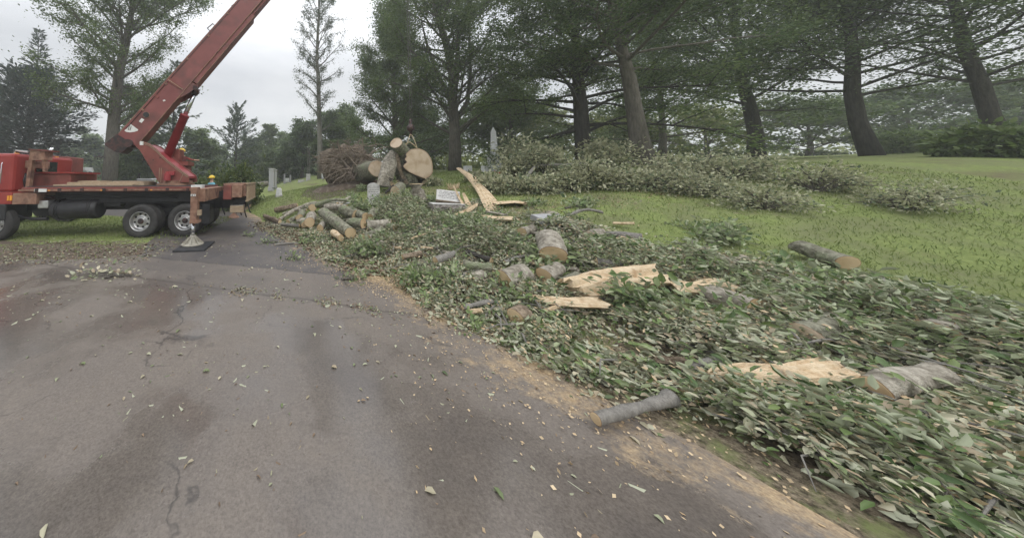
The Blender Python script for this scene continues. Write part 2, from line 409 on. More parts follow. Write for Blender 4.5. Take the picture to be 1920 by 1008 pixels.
setattr_pt(ground, 'chaff', np.clip(ch, 0, 1))

def road_mat():
    m = bpy.data.materials.new('wet_asphalt'); m.use_nodes = True
    n = m.node_tree; b = n.nodes['Principled BSDF']
    tcn = n.nodes.new('ShaderNodeTexCoord'); src = tcn.outputs['Object']
    sx = n.nodes.new('ShaderNodeSeparateXYZ'); n.links.new(src, sx.inputs[0])
    def noi(s, d=6, r=.6, v=None):
        k = n.nodes.new('ShaderNodeTexNoise'); k.inputs['Scale'].default_value = s; k.inputs['Detail'].default_value = d; k.inputs['Roughness'].default_value = r
        n.links.new(v or src, k.inputs['Vector']); return k.outputs['Fac']
    def ramp(f, a, bb, ca=(0, 0, 0, 1), cb=(1, 1, 1, 1)):
        r = n.nodes.new('ShaderNodeValToRGB'); n.links.new(f, r.inputs[0]); r.color_ramp.elements[0].position = a; r.color_ramp.elements[1].position = bb
        r.color_ramp.elements[0].color = ca; r.color_ramp.elements[1].color = cb; return r.outputs[0]
    def mixc(f, a, c):
        k = n.nodes.new('ShaderNodeMixRGB')
        if isinstance(f, (int, float)): k.inputs[0].default_value = f
        else: n.links.new(f, k.inputs[0])
        for i, q in ((1, a), (2, c)):
            if isinstance(q, tuple): k.inputs[i].default_value = q
            else: n.links.new(q, k.inputs[i])
        return k.outputs[0]
    def mth(op, a, c=0.0, cc=None):
        k = n.nodes.new('ShaderNodeMath'); k.operation = op
        for i, q in ((0, a), (1, c), (2, cc)):
            if q is None: continue
            if isinstance(q, (int, float)): k.inputs[i].default_value = q
            else: n.links.new(q, k.inputs[i])
        return k.outputs[0]
    wob = mth('MULTIPLY', mth('SUBTRACT', noi(1.3, 3), .5), .25)
    l1 = mth('ADD', mth('ADD', sx.outputs['Y'], mth('MULTIPLY', sx.outputs['X'], .27)), wob)      # older patch beyond l1 > 5.4
    far = ramp(mth('SUBTRACT', l1, 5.35), 0.0, .04)
    fine = noi(60, 8, .85)
    a_old = mixc(ramp(fine, .35, .65), (.082, .068, .058, 1), (.205, .176, .15, 1))
    a_dark = mixc(ramp(fine, .35, .65), (.045, .040, .040, 1), (.12, .108, .102, 1))
    col = mixc(far, a_old, a_dark)
    seam = ramp(mth('ABSOLUTE', mth('SUBTRACT', l1, 5.36)), .008, .03, (1, 1, 1, 1), (0, 0, 0, 1))
    l2 = mth('ADD', mth('ADD', sx.outputs['Y'], mth('MULTIPLY', sx.outputs['X'], .30)), wob)
    seam2 = ramp(mth('ABSOLUTE', mth('SUBTRACT', l2, 4.15)), .01, .04, (1, 1, 1, 1), (0, 0, 0, 1))
    # brown silt
    silt = ramp(noi(.8, 10, .72), .44, .60)
    col = mixc(mth('MULTIPLY', silt, .48), col, mixc(ramp(noi(30, 6, .7), .3, .7), (.115, .095, .078, 1), (.22, .185, .15, 1)))
    col = mixc(mth('MULTIPLY', seam, .7), col, (.03, .028, .026, 1)); col = mixc(mth('MULTIPLY', seam2, .6), col, (.05, .04, .03, 1))
    # sawdust near the lawn edge
    se = mth('ADD', mth('MULTIPLY', mth('SUBTRACT', sx.outputs['X'], EA[0]), EN[0]), mth('MULTIPLY', mth('SUBTRACT', sx.outputs['Y'], EA[1]), EN[1]))
    dust = mth('ADD', mth('MULTIPLY', ramp(se, -1.5, 0.0), .55) if False else mth('MULTIPLY', mth('MAXIMUM', mth('ADD', mth('MULTIPLY', se, .6), .95), 0), .72), mth('MULTIPLY', mth('SUBTRACT', noi(1.7, 8, .7), .5), 1.4))
    dustf = ramp(mth('ADD', dust, mth('MULTIPLY', mth('SUBTRACT', noi(9.0, 6, .8), .5), .9)), .48, .80)
    col = mixc(mth('MULTIPLY', dustf, .8), col, mixc(ramp(noi(60, 5, .7), .35, .65), (.26, .17, .09, 1), (.50, .38, .22, 1)))
    vo = n.nodes.new('ShaderNodeTexVoronoi'); vo.feature = 'DISTANCE_TO_EDGE'; vo.inputs['Scale'].default_value = .42
    wv = n.nodes.new('ShaderNodeTexNoise'); wv.inputs['Scale'].default_value = 1.6; wv.inputs['Detail'].default_value = 6; n.links.new(src, wv.inputs['Vector'])
    wa = n.nodes.new('ShaderNodeVectorMath'); wa.operation = 'MULTIPLY_ADD'; n.links.new(wv.outputs['Color'], wa.inputs[0]); wa.inputs[1].default_value = (1.2, 1.2, 0); n.links.new(src, wa.inputs[2]); n.links.new(wa.outputs[0], vo.inputs['Vector'])
    crack = mth('MULTIPLY', ramp(vo.outputs['Distance'], .002, .006, (1, 1, 1, 1), (0, 0, 0, 1)), ramp(noi(.7, 3), .48, .56))
    col = mixc(mth('MULTIPLY', crack, .75), col, (.022, .02, .018, 1))
    wetc = mth('MULTIPLY', ramp(noi(.55, 5, .55), .44, .6), mth('SUBTRACT', 1.0, dustf))
    col = mixc(mth('MULTIPLY', wetc, .45), col, (.05, .046, .046, 1))
    n.links.new(col, b.inputs['Base Color'])
    wet = ramp(noi(.55, 5, .55), .40, .52)
    near = ramp(mth('SUBTRACT', 4.5, l2), 0.0, .8)
    wf = mth('MULTIPLY', mth('MULTIPLY', wet, mth('ADD', mth('MULTIPLY', near, .82), .12)), mth('SUBTRACT', 1.0, dustf))
    rr = mth('SUBTRACT', .60, mth('MULTIPLY', wf, .57))
    n.links.new(mth('ADD', rr, mth('MULTIPLY', fine, .12)), b.inputs['Roughness'])
    b.inputs['Specular IOR Level'].default_value = .5
    bp = n.nodes.new('ShaderNodeBump'); bp.inputs['Distance'].default_value = .006; n.links.new(mth('MULTIPLY', mth('SUBTRACT', 1.0, wf), .45), bp.inputs['Strength'])
    n.links.new(noi(70, 5, .75), bp.inputs['Height']); n.links.new(bp.outputs[0], b.inputs['Normal'])
    return m
rp = [(1.85 + .25, 3.3)]
edge_pts = []
rnd = random.Random(3)
def edge_at(y, off=0):
    x = EA[0] - (y - EA[1]) * EN[1] / EN[0] - .25 * sin(y * .8) * min(1, max(0, y / 8)) / EN[0]
    return x + off
right = [(edge_at(y, .05 * sin(y * 3.1) + .04 * sin(y * 7.3)), y) for y in np.arange(-3, 15.1, .25)]
left = [(-8.5, 20.5), (-16, 22), (-30, 24), (-60, 28), (-60, 22), (-30, 18.5), (-16, 15.6), (-9, 13), (-6.2, 11), (-5.35, 9), (-5.05, 8.0), (-4.6, 7.2), (-4.35, 6.7)]
lp = [(-4.35, 6.7), (-4.6, 6.45), (-5.3, 6.3), (-6.5, 6.25), (-8, 6.05), (-12, 5.2), (-30, 3), (-60, 1), (-60, -3)]
poly = right + left + lp[1:]
mb = MB(); mb.v = [Vector((x, y, .006)) for x, y in poly]; mb.f = [tuple(range(len(poly)))]
road = mb.build('road', road_mat()); tag(road, kind='structure')
road.data.update()
import bmesh as _bm
_b = _bm.new(); _b.from_mesh(road.data); _bm.ops.triangulate(_b, faces=_b.faces)
for f_ in _b.faces:
    if f_.normal.z < 0: f_.normal_flip()
_b.to_mesh(road.data); _b.free()

# ------------------------------------------------------------------ trees
def curve_pts(p0, d0, length, n, bend, rnd, wob=.12):
    p = Vector(p0); d = Vector(d0).normalized(); out_ = [p.copy()]; st = length / n
    for i in range(n):
        d = (d + Vector((rnd.uniform(-wob, wob), rnd.uniform(-wob, wob), bend + rnd.uniform(-wob, wob) * .6))).normalized()
        p = p + d * st; out_.append(p.copy())
    return out_
def lerp_path(pts, t):
    f = t * (len(pts) - 1); i = min(int(f), len(pts) - 2); return pts[i].lerp(pts[i + 1], f - i)
def decid(label, base, Ht, r0, R, seed, nl=16, t0=.25, leafm='lf_mid', bark='barkmid', lsz=.22, nleaf=20000, path=None, up0=.1, up1=1.0, bend=.03,
          flat=.3, spread=.75, prof=None, cat='tree', name='tree', group=None, droop=0.0, sub=5, tw=8, azb=None, nameleaf='crown'):
    rnd = random.Random(seed); rs = np.random.RandomState(seed)
    base = Vector(base); T = thing(name, label, cat, base, 0, group)
    if path is None:
        p = base.copy(); path = [p.copy()]
        lx, ly = rnd.uniform(-.04, .04), rnd.uniform(-.04, .04)
        for i in range(8):
            p = p + Vector((lx * Ht / 8 + rnd.uniform(-.015, .015) * Ht, ly * Ht / 8 + rnd.uniform(-.015, .015) * Ht, Ht * .96 / 8)); path.append(p.copy())
    path[0] = path[0] - Vector((0, 0, .1))
    mb = MB(); n = len(path)
    rad = [r0 * (1.18 if i == 0 else 1) * max(.06, (1 - i / (n - 1)) ** .75) for i in range(n)]
    mb.tube(path, rad, tw, jit=.08, seed=seed)
    prof = prof or (lambda t: (1 - .65 * max(0, t - .35) / .65) * min(1, .6 + t))
    cl = []
    for i in range(nl):
        t = t0 + (1 - t0) * (i + rnd.random() * .8) / nl; tt = (t - t0) / (1 - t0)
        s = lerp_path(path, min(t, .99)); az = i * 2.4 + rnd.uniform(-.5, .5)
        if azb: az = azb(i, az)
        el = up0 + (up1 - up0) * tt + rnd.uniform(-.3, .35)
        ln = R * prof(tt) * rnd.uniform(.75, 1.15)
        pts = curve_pts(s, (cos(az) * cos(el), sin(az) * cos(el), sin(el)), ln, 6, bend - droop * (1 - tt), rnd)
        rr = max(.018, r0 * .30 * (1 - t) ** .6 + .01)
        mb.tube(pts, [rr * (1 - .8 * k / 6) for k in range(7)], 5, caps=False)
        for k in range(sub):
            u = .25 + .75 * (k + rnd.random()) / sub; q = lerp_path(pts, min(u, .999))
            a2 = az + rnd.choice((-1, 1)) * rnd.uniform(.3, 1.2); e2 = el * .5 + rnd.uniform(-.45, .7)
            l2 = ln * rnd.uniform(.2, .5)
            p2 = curve_pts(q, (cos(a2) * cos(e2), sin(a2) * cos(e2), sin(e2)), l2, 3, bend - droop, rnd)
            mb.tube(p2, [rr * .35, rr * .25, rr * .18, .008], 4, caps=False)
            for v in (.35, .7, 1.0): cl.append((*lerp_path(p2, v * .999), rnd.uniform(.7, 1.25) * spread * (R / 5) ** .5))
        cl.append((*pts[-1], spread))
    mb.build('trunk', M[bark], T, smooth=True)
    cl = np.array(cl); idx = rs.randint(0, len(cl), nleaf); c = cl[idx]
    off = rs.normal(size=(nleaf, 3)) * .55 * rs.uniform(.3, 1.25, (nleaf, 1)); off = np.clip(off, -1.15, 1.15); off[:, 2] *= flat
    P = c[:, :3] + off * c[:, 3:4]
    D = rs.normal(size=(nleaf, 3)); D[:, 2] = D[:, 2] * .4 - .25
    Nn = rs.normal(size=(nleaf, 3)) * .6 + np.array([0, 0, 1.0])
    L = lsz * rs.uniform(.6, 1.3, nleaf)
    V, Fq = leaf_geo(P, D, Nn, L, L * rs.uniform(.45, .75, nleaf))
    npmesh(nameleaf, V, Fq, M[leafm], T)
    return T
def conif(label, base, Ht, r0, R, seed, levels=34, per=6, t0=.08, leafm='lf_conif', bark='barkdark', lsz=.35, nper=90, droop=-.25, prof=None, flat=.10, name='conifer', cat='tree', gap=1.0, upt=.1, group=None):
    rnd = random.Random(seed); rs = np.random.RandomState(seed)
    base = Vector(base); T = thing(name, label, cat, base, 0, group)
    path = [base - Vector((0, 0, .1))] + [base + Vector((rnd.uniform(-.006, .006) * Ht, rnd.uniform(-.006, .006) * Ht, Ht * i / 6)) for i in range(1, 7)]
    mb = MB(); mb.tube(path, [r0 * max(.05, 1 - i / 6) for i in range(7)], 8)
    prof = prof or (lambda t: (1 - t) ** .8)
    Pa, Da, La = [], [], []
    for i in range(levels):
        t = t0 + (1 - t0) * (i + .5) / levels; tt = (t - t0) / (1 - t0)
        for k in range(per):
            az = i * 1.1 + k * 2 * pi / per + rnd.uniform(-.4, .4); ln = max(.3, R * prof(tt) * rnd.uniform(1 - .35 * gap, 1.12))
            s = lerp_path(path, min(.995, t)); el = upt + tt * .7
            pts = curve_pts(s, (cos(az) * cos(el), sin(az) * cos(el), sin(el)), ln, 5, droop * (1 - tt) * .5, rnd, .06)
            mb.tube(pts, [max(.012, r0 * .18 * (1 - t)) * (1 - .8 * j / 5) for j in range(6)], 4, caps=False)
            m_ = max(8, int(nper * ln / R)); u = rs.uniform(.12, 1, m_) ** .8
            f = u * 4.999; j = f.astype(int); ar = np.array([tuple(p) for p in pts]); q = ar[j] + (ar[np.minimum(j + 1, 5)] - ar[j]) * (f - j)[:, None]
            d = unit(ar[np.minimum(j + 1, 5)] - ar[j]); side = np.stack([-d[:, 1], d[:, 0], d[:, 2] * 0], 1)
            lat = rs.uniform(-1, 1, m_); wdt = ln * .28 * (1.05 - u) + .12
            q = q + side * (lat * wdt)[:, None] + rs.normal(size=(m_, 3)) * np.array([.05, .05, flat * .6]) * (1 + ln * .3)
            q[:, 2] -= np.abs(lat) * wdt * .25
            Pa.append(q); Da.append(d + side * np.sign(lat)[:, None] * .7 + rs.normal(size=(m_, 3)) * .2)
    P = np.concatenate(Pa); D = np.concatenate(Da); n = len(P)
    Nn = rs.normal(size=(n, 3)) * .45 + np.array([0, 0, 1.0]); L = lsz * rs.uniform(.6, 1.3, n)
    V, Fq = leaf_geo(P, D, Nn, L, L * rs.uniform(.22, .4, n))
    mb.build('trunk', M[bark], T, smooth=True); npmesh('crown', V, Fq, M[leafm], T)
    return T
def gbase(px, Y, z=None):
    x = (px - CX) / F * Y * 1.0; return (x, Y, hgt(x, Y) if z is None else z)
def htop(px, py, Y, base): return W(px, py, Y).z - base[2]

exec_trees = True
if exec_trees:
    # left: big oak with two forks
    Y = 23; b = gbase(207, Y)
    pth = [Vector(b)] + [W(x, y, Y) for x, y in ((212, 250), (217, 190), (224, 130), (236, 80), (243, 45), (250, 5), (256, -40), (262, -80))]
    pth = [Vector((p.x, Y, p.z)) for p in pth]
    decid('tall broad oak with a grey trunk and open crown behind the crane truck', b, 20, .52, 6.6, 11, nl=58, t0=.14, leafm='lf_mid', bark='barkmid', lsz=.165, nleaf=100000, path=pth,
          up0=.3, up1=1.1, bend=.05, flat=.85, spread=.74, name='oak_tree', prof=lambda t: .62 + .5 * sin(pi * min(1, t * 1.05)) ** .8 * (1 if t > .3 else .65), sub=5)
    b = gbase(52, 34); conif('slim pointed spruce rising above the broad dark spruce at the left edge', b, htop(52, 58, 34, b), .35, 5.6, 5, levels=30, per=6, lsz=.5, nper=70, name='spruce_tree', prof=lambda t: (1 - t) ** .9 * .9 + .05)
    b = gbase(45, 27); conif('broad dark blue green spruce filling the left edge behind the red truck', b, htop(45, 140, 27, b), .45, 6.3, 6, levels=30, per=9, lsz=.45, nper=150, name='spruce_tree', prof=lambda t: (1 - t ** 2.2) ** .6, droop=-.2)
    b = gbase(-70, 26); conif('second dark spruce cut by the left edge of the view', b, htop(-70, 110, 26, b), .45, 5, 16, levels=26, per=7, lsz=.45, nper=110, name='spruce_tree')
    b = gbase(322, 31); conif('slim spruce standing behind the raised crane boom', b, htop(322, 118, 31, b), .3, 4.6, 7, levels=24, per=5, lsz=.5, nper=80, leafm='lf_pine', name='spruce_tree', droop=-.15, gap=1.6, prof=lambda t: (1 - t) ** .6)
    b = gbase(442, 44); conif('windswept white pine with ragged layered branches beyond the crane truck', b, htop(450, 206, 44, b), .4, 5.4, 8, levels=15, per=4, t0=.2, lsz=.6, nper=120, leafm='lf_pine', name='pine_tree', gap=2.4, droop=-.05, upt=.25, prof=lambda t: .45 + .6 * sin(pi * min(1, t + .1)) * (1 - t * .4))
    b = gbase(507, 52); decid('small round deciduous tree right of the white pine', b, htop(507, 238, 52, b), .3, 3.0, 12, nl=22, t0=.3, leafm='lf_mid', lsz=.42, nleaf=9000, name='round_tree', flat=.6, prof=lambda t: .9 * (1 - t * .5), up1=.9)
    # tall sparse tree
    Y = 27; b = gbase(600, Y); pth = [Vector(b)] + [W(x, y, Y) for x, y in ((600, 270), (598, 210), (597, 150), (594, 110), (596, 60), (598, 20), (600, -20), (602, -60))]
    pth = [Vector((p.x, Y, p.z)) for p in pth]
    decid('very tall thin tree with sparse upswept twigs in the middle of the sky', b, 20, .28, 2.6, 21, nl=56, t0=.17, leafm='lf_sparse', bark='barkgrey', lsz=.12, nleaf=25000, path=pth,
          up0=.35, up1=1.4, flat=1.2, spread=.46, name='slender_tree', prof=lambda t: .8 + .45 * sin(pi * t), bend=.04, sub=5)
    pts = [W(x, y, Y) for x, y in ((592, 145), (575, 120), (560, 90), (551, 68))]
    # background belt, left to right
    belt = [(120, 60, 285, 5, 'lf_light', 'pale tree far off between the spruces and the oak'), (165, 55, 262, 4.5, 'lf_light', 'hazy light green tree just left of the oak trunk'),
            (282, 40, 215, 5.0, 'lf_mid', 'leafy tree behind the crane turntable'), (262, 30, 290, 3.0, 'lf_light', 'low bushy tree right of the oak trunk'), (372, 40, 262, 4.2, 'lf_mid', 'bushy tree just right of the lift cylinder'),
            (408, 58, 290, 4.5, 'lf_light', 'low pale tree left of the white pine trunk'), (470, 50, 282, 4.6, 'lf_light', 'rounded pale green tree under the right side of the white pine'),
            (540, 60, 268, 5.5, 'lf_mid', 'blue green tree in the gap left of the thin tall tree'), (566, 42, 246, 4.2, 'lf_dark', 'dark tree directly left of the thin tall trunk'),
            (520, 44, 300, 3.6, 'lf_light', 'low light green tree above the pair of granite slabs'),
            (628, 38, 232, 4.0, 'lf_mid', 'green tree directly right of the thin tall trunk'), (655, 45, 215, 4.5, 'lf_light', 'pale tree above the root plate')]
    for i, (px, Y, py, R, lm, lab) in enumerate(belt):
        b = gbase(px, Y); decid(lab, b, htop(px, py, Y, b), .25, R, 40 + i, nl=26, t0=.12, leafm=lm, lsz=.010 * Y, nleaf=15000, name='background_tree', flat=.5, group='background trees beyond the graves', up1=1.0, spread=.9, prof=lambda t: 1.0 - .5 * t, sub=4)
    # right side
    b = gbase(742, 27); decid('light green feathery tree behind the hanging trunk', b, htop(742, 45, 27, b), .4, 5.6, 61, nl=50, t0=.06, leafm='lf_light', lsz=.175, nleaf=90000, name='leafy_tree', flat=.85, up0=.35, up1=1.2, bark='barkmid', spread=.8, prof=lambda t: 1.0 - .45 * t)
    Y = 20.5; b = gbase(853, Y); pth = [Vector(b)] + [W(x, y, Y) for x, y in ((853, 250), (850, 200), (848, 140), (838, 90), (826, 45), (820, 0), (815, -50), (812, -90))]
    pth = [Vector((p.x, Y, p.z)) for p in pth]
    T = decid('large dark elm with several rising stems right of the hook block', b, 18, .44, 6.0, 62, nl=64, t0=.10, leafm='lf_mid', lsz=.155, nleaf=100000, name='elm_tree', path=pth, flat=.72, up0=.4, up1=1.3, bark='barkmid', spread=.74, droop=.03, prof=lambda t: 1.0 - .35 * t, sub=6)
    mb = MB()
    for pl in [((850, 190), (862, 130), (866, 70), (872, 0), (876, -60)), ((852, 230), (880, 190), (890, 130), (892, 60), (896, -20)), ((850, 200), (835, 160), (820, 120), (808, 70), (800, 20))]:
        mb.tube([Vector((W(x, y, Y).x, Y + .3 * i, W(x, y, Y).z)) for i, (x, y) in enumerate(pl)], [.22, .17, .13, .09, .05], 7)
    mb.build('stem', M['barkmid'], T, smooth=True)
    Y = 18.5; b0 = G(1096, 315); Y = b0.y; b = tuple(b0)
    pth = [Vector(b)] + [W(x, y, Y) for x, y in ((1092, 260), (1088, 200), (1084, 150), (1080, 100), (1078, 50), (1074, 0), (1070, -60), (1068, -110))]
    T = decid('straight black trunked tree with wide level limbs left of the leaning trunk', b, 16, .0245 * Y, .31 * Y, 63, nl=60, t0=.14, leafm='lf_mid', lsz=.008 * Y, nleaf=84000, name='beech_tree', path=pth, flat=.6, up0=.18, up1=1.15, bark='barkdark', spread=.72, droop=.04, prof=lambda t: 1.05 - .3 * t, sub=6, bend=.0)
    Y = 11.5
    pth = [Vector((W(x, y, Y).x, Y, W(x, y, Y).z)) for x, y in ((1212, 330), (1200, 270), (1190, 210), (1180, 150), (1165, 90), (1150, 30), (1140, -40), (1130, -120))]
    pth[0].z = hgt(pth[0].x, Y)
    decid('leaning grey brown trunk of the nearest tree at the right with hanging dark foliage', pth[0], 14, .34, 4.6, 64, nl=40, t0=.47, leafm='lf_dark', lsz=.10, nleaf=100000, name='leaning_tree', path=pth, flat=.65, up0=.15, up1=1.0, bark='barkmid', spread=.7, prof=lambda t: 1.05 - .35 * t, sub=6, droop=.03)
    for i, (px, Y, py, R, lm, lab, nl_) in enumerate([(965, 27, 170, 4.0, 'lf_light', 'green tree far behind the obelisk', 11000), (1010, 32, 225, 4.0, 'lf_yellow', 'yellow green low tree behind the fallen crown', 9000), (1150, 30, 250, 4.5, 'lf_yellow', 'yellow green undergrowth tree right of the black trunk', 12000),
            (1190, 26, 262, 3.2, 'lf_yellow', 'small yellow green tree behind the leaning trunk', 8000), (920, 30, 215, 4.5, 'lf_mid', 'mid green tree behind the elm', 14000), (790, 36, 240, 5, 'lf_dark', 'dark green tree low behind the hanging trunk', 14000), (1240, 22, 60, 5, 'lf_mid', 'dark tall tree behind the leaning trunk', 15000)]):
        b = gbase(px, Y); decid(lab, b, htop(px, py, Y, b), .25, R, 80 + i, nl=30, t0=.12, leafm=lm, lsz=.0105 * Y, nleaf=nl_, name='background_tree', flat=.6, group='background trees on the rise', up0=.3, spread=.9, prof=lambda t: 1.0 - .4 * t)
    # beyond the right edge of the photograph the same wood goes on
    for i, (px, Y, ht, R, r0, lab) in enumerate([(1420, 15, 13, 5.5, .33, 'tall dark tree on the rise right of the leaning trunk'), (1640, 11.5, 12, 5, .27, 'broad dark tree on the rise second from the far right'), (1900, 9.5, 11, 4.6, .22, 'dark tree at the far right edge of the rise')]):
        b = gbase(px, Y); decid(lab, b, ht, r0 * .85, R, 120 + i, nl=40, t0=.22, leafm='lf_dark' if i != 1 else 'lf_mid', lsz=.0095 * Y, nleaf=70000, name='beech_tree', flat=.7, up0=.25, up1=1.1, bark='barkdark', spread=.9, prof=lambda t: 1.05 - .3 * t, sub=6, tw=12)
    for i, (px, Y, py, lm, lab) in enumerate([(1330, 27, 230, 'lf_yellow', 'yellow green thicket tree right of the leaning trunk'), (1520, 24, 220, 'lf_mid', 'mid green thicket tree on the rise'), (1720, 22, 200, 'lf_dark', 'dark green thicket tree on the rise'), (1930, 20, 180, 'lf_mid', 'green thicket tree at the far right')]):
        b = gbase(px, Y); decid(lab, b, htop(px, py, Y, b), .2, 4.5, 140 + i, nl=26, t0=.08, leafm=lm, lsz=.24, nleaf=12000, name='background_tree', flat=.3, group='background trees on the rise', spread=1)

def shrub(label, c, rx, ry, rz, seed, leafm, lsz, n, name='shrub', cat='shrub', group=None, top=False, stems=10, sr=1.0, part='foliage', elong=.5):
    rnd = random.Random(seed); rs = np.random.RandomState(seed); c = Vector(c)
    T = thing(name, label, cat, c, 0, group); mb = MB(); cl = []
    for i in range(stems):
        az = rnd.uniform(0, 2 * pi); rr = rnd.uniform(.3, 1)
        e = c + Vector((cos(az) * rx * rr, sin(az) * ry * rr, rz * rnd.uniform(.35, 1.0) * (1.15 - rr * .5)))
        mid = (c + e) / 2 + Vector((0, 0, rz * .15)); mb.tube([c - Vector((0, 0, .05)), mid, e], [.04 * sr, .025 * sr, .01 * sr], 5)
        if sr < 1: mb.tube([mid, e + (e - mid) * .45], [.014, .005], 4)
        for k in range(5):
            q = mid.lerp(e, rnd.uniform(.2, 1.1)); cl.append((q.x + rnd.uniform(-.2, .2) * rx, q.y + rnd.uniform(-.2, .2) * ry, max(c.z + .1, q.z + rnd.uniform(-.2, .1) * rz), rnd.uniform(.08, .24) * (rx + rz) / 2))
    mb.build('stem', M['barkmid'], T)
    cl = np.array(cl); q = cl[rs.randint(0, len(cl), n)]
    P = q[:, :3] + rs.normal(size=(n, 3)) * q[:, 3:4]; P[:, 2] = np.maximum(P[:, 2], c.z + .02)
    D = unit(P - q[:, :3]) + rs.normal(size=(n, 3)) * .5; Nn = rs.normal(size=(n, 3)) * .7 + np.array([0, -.3, 1.0])
    L = lsz * rs.uniform(.6, 1.3, n); V, Fq = leaf_geo(P, D, Nn, L, L * elong * rs.uniform(.7, 1.2, n), 'leaf')
    npmesh(part, V, Fq, M[leafm], T); return T
def gb(px, Y): x = (px - CX) / F * Y; return (x, Y, hgt(x, Y))
shrub('glossy yellow green shrub directly behind the rear of the crane truck', (-5.6, 16, 0), 1.7, 1.2, 2.6, 1, 'lf_rhodo', .2, 6000)
shrub('second glossy shrub to the right behind the truck tail', (-4.9, 17, .3), 1.0, .9, 1.8, 2, 'lf_rhodo', .2, 3000)
shrub('pale leafy mound of shrub below the crane turntable far side', (-8.6, 17, 0), 1.6, 1, 1.6, 3, 'lf_light', .2, 3000)
# fallen crown heaps on the rise
fc = [((1008, 326), 1.15, 1.9, 'tallest heap of fallen crown with pale leaf undersides left of the black trunk'), ((978, 333), .65, 1.1, 'pale fallen branch heap beside the obelisk'), ((893, 340), .35, .4, 'small pale fallen foliage heap below the white gravestones'),
      ((1038, 328), 1.0, 1.3, 'fallen crown heap just left of the black trunk base'), ((940, 358), .7, .35, 'low fallen branch heap above the split planks'), ((985, 364), .8, .40, 'loose tangled heap of fallen foliage right of the split planks'), ((1038, 366), .8, .42, 'low wide heap of fallen foliage below the black trunk'),
      ((1090, 362), .8, .42, 'fallen foliage heap in front of the black trunk base'), ((1135, 358), .7, .75, 'upright fallen foliage heap right of the black trunk'), ((1190, 358), .8, .5, 'fallen foliage heap at the foot of the leaning trunk'),
      ((818, 350), .3, .35, 'reddish brown little fallen branch heap beside the hanging trunk'), ((1258, 364), .9, .4, 'fallen foliage heap right of the leaning trunk'), ((1165, 318), 1.1, 1.1, 'grey green mound of fallen foliage behind the leaning trunk'),
      ((1370, 376), .8, .4, 'tangled fallen foliage heap on the far right lawn, first from the left'), ((1310, 350), .9, .8, 'taller tangled heap of fallen foliage behind the far right heaps'), ((1430, 345), .9, .7, 'dark tangled fallen crown heap in front of the first far right trunk'), ((1490, 405), .7, .35, 'tangled fallen foliage heap on the far right lawn, second from the left'), ((1600, 372), .8, .45, 'tangled fallen foliage heap between the dark trunks at the far right'), ((1790, 410), .7, .4, 'tangled fallen foliage heap before the far right dark trunk')]
for i, (px, r, z, lab) in enumerate(fc):
    c_ = G(*px); z *= 1.2 if px[1] > 350 else 1.0
    shrub(lab, (c_.x, c_.y + r * .5, hgt(c_.x, c_.y + r * .5)), r, r * .6, z, 30 + i, 'lf_pale', .012 * c_.y if c_.y < 14 else .17, int(2500 * r), name='brush_heap', cat='brush heap', group='fallen crown heaps on the rise', stems=16, sr=.7)

# ------------------------------------------------------------------ crane truck
YAW = radians(7); EX = Vector((cos(YAW), sin(YAW), 0)); NN = Vector((-sin(YAW), cos(YAW), 0)); EZ = Vector((0, 0, 1))
O = Vector((-5.75, 8.5, 0)); RT = Matrix((EX, NN, EZ)).transposed()
def T(px, py, d=0.0):
    r = ray(px, py); t = ((O - CAMP).dot(NN) + d) / r.dot(NN); return CAMP + r * t
def TL(a, d, z): return O + EX * a + NN * d + EZ * z
def AL(px, py, d): p = T(px, py, d) - O; return p.dot(EX), p.z
def tbox(mb, px0, px1, py0, py1, d0, d1):
    cy = (py0 + py1) / 2; cx = (px0 + px1) / 2
    a0 = AL(px0, cy, d0)[0]; a1 = AL(px1, cy, d0)[0]; z0 = AL(cx, py1, d0)[1]; z1 = AL(cx, py0, d0)[1]
    mb.box(TL((a0 + a1) / 2, (d0 + d1) / 2, (z0 + z1) / 2), (abs(a1 - a0), d1 - d0, abs(z1 - z0)), RT); return (a0, a1, z0, z1)
truck = thing('crane_truck', 'red truck mounted crane with raised boom, its near outrigger down on a black pad', 'crane truck', O, YAW)
# flatbed
mb = MB(); a0, a1, z0, z1 = tbox(mb, 40, 372, 350.5, 359, 0, 2.5); DZ = z1; a0s = a0
mb.build('deck', M['red'], truck, bevel=.01)
mb = MB(); mb.box(TL((a0 + a1) / 2, -.02, DZ - .09), (a1 - a0 + .1, .03, .05), RT); mb.build('deck_trim', M['rust'], truck)
mb = MB(); mb.box(TL((a0 + a1) / 2, 1.25, DZ + .012), (a1 - a0 - .1, 2.3, .02), RT); mb.build('deck_plate', M['black'], truck)
mb = MB(); c0, c1 = a0 + .2, AL(452, 360, 1)[0]
for d in (.75, 1.75): mb.box(TL((c0 - 3 + c1) / 2, d, DZ - .46), (c1 - c0 + 3, .14, .62), RT)
for k in range(9): mb.box(TL(c0 + .3 + k * (c1 - c0 - .6) / 8, 1.25, DZ - .45), (.08, .9, .4), RT)
mb.build('chassis', M['black'], truck)
mb = MB()
mb.box(TL((c0 + c1) / 2 + .3, .35, DZ - .33), (c1 - c0 - 1.0, .04, .34), RT)
mb.build('side_skirt', M['black'], truck)
# white data plate on the deck edge
mb = MB(); tbox(mb, 64, 87, 354, 360, -.045, -.035); mb.build('marker_plate', M['white'], truck)
mb = MB(); tbox(mb, 358, 378, 347, 353, -.03, .3); mb.build('marker_plate', M['white'], truck)
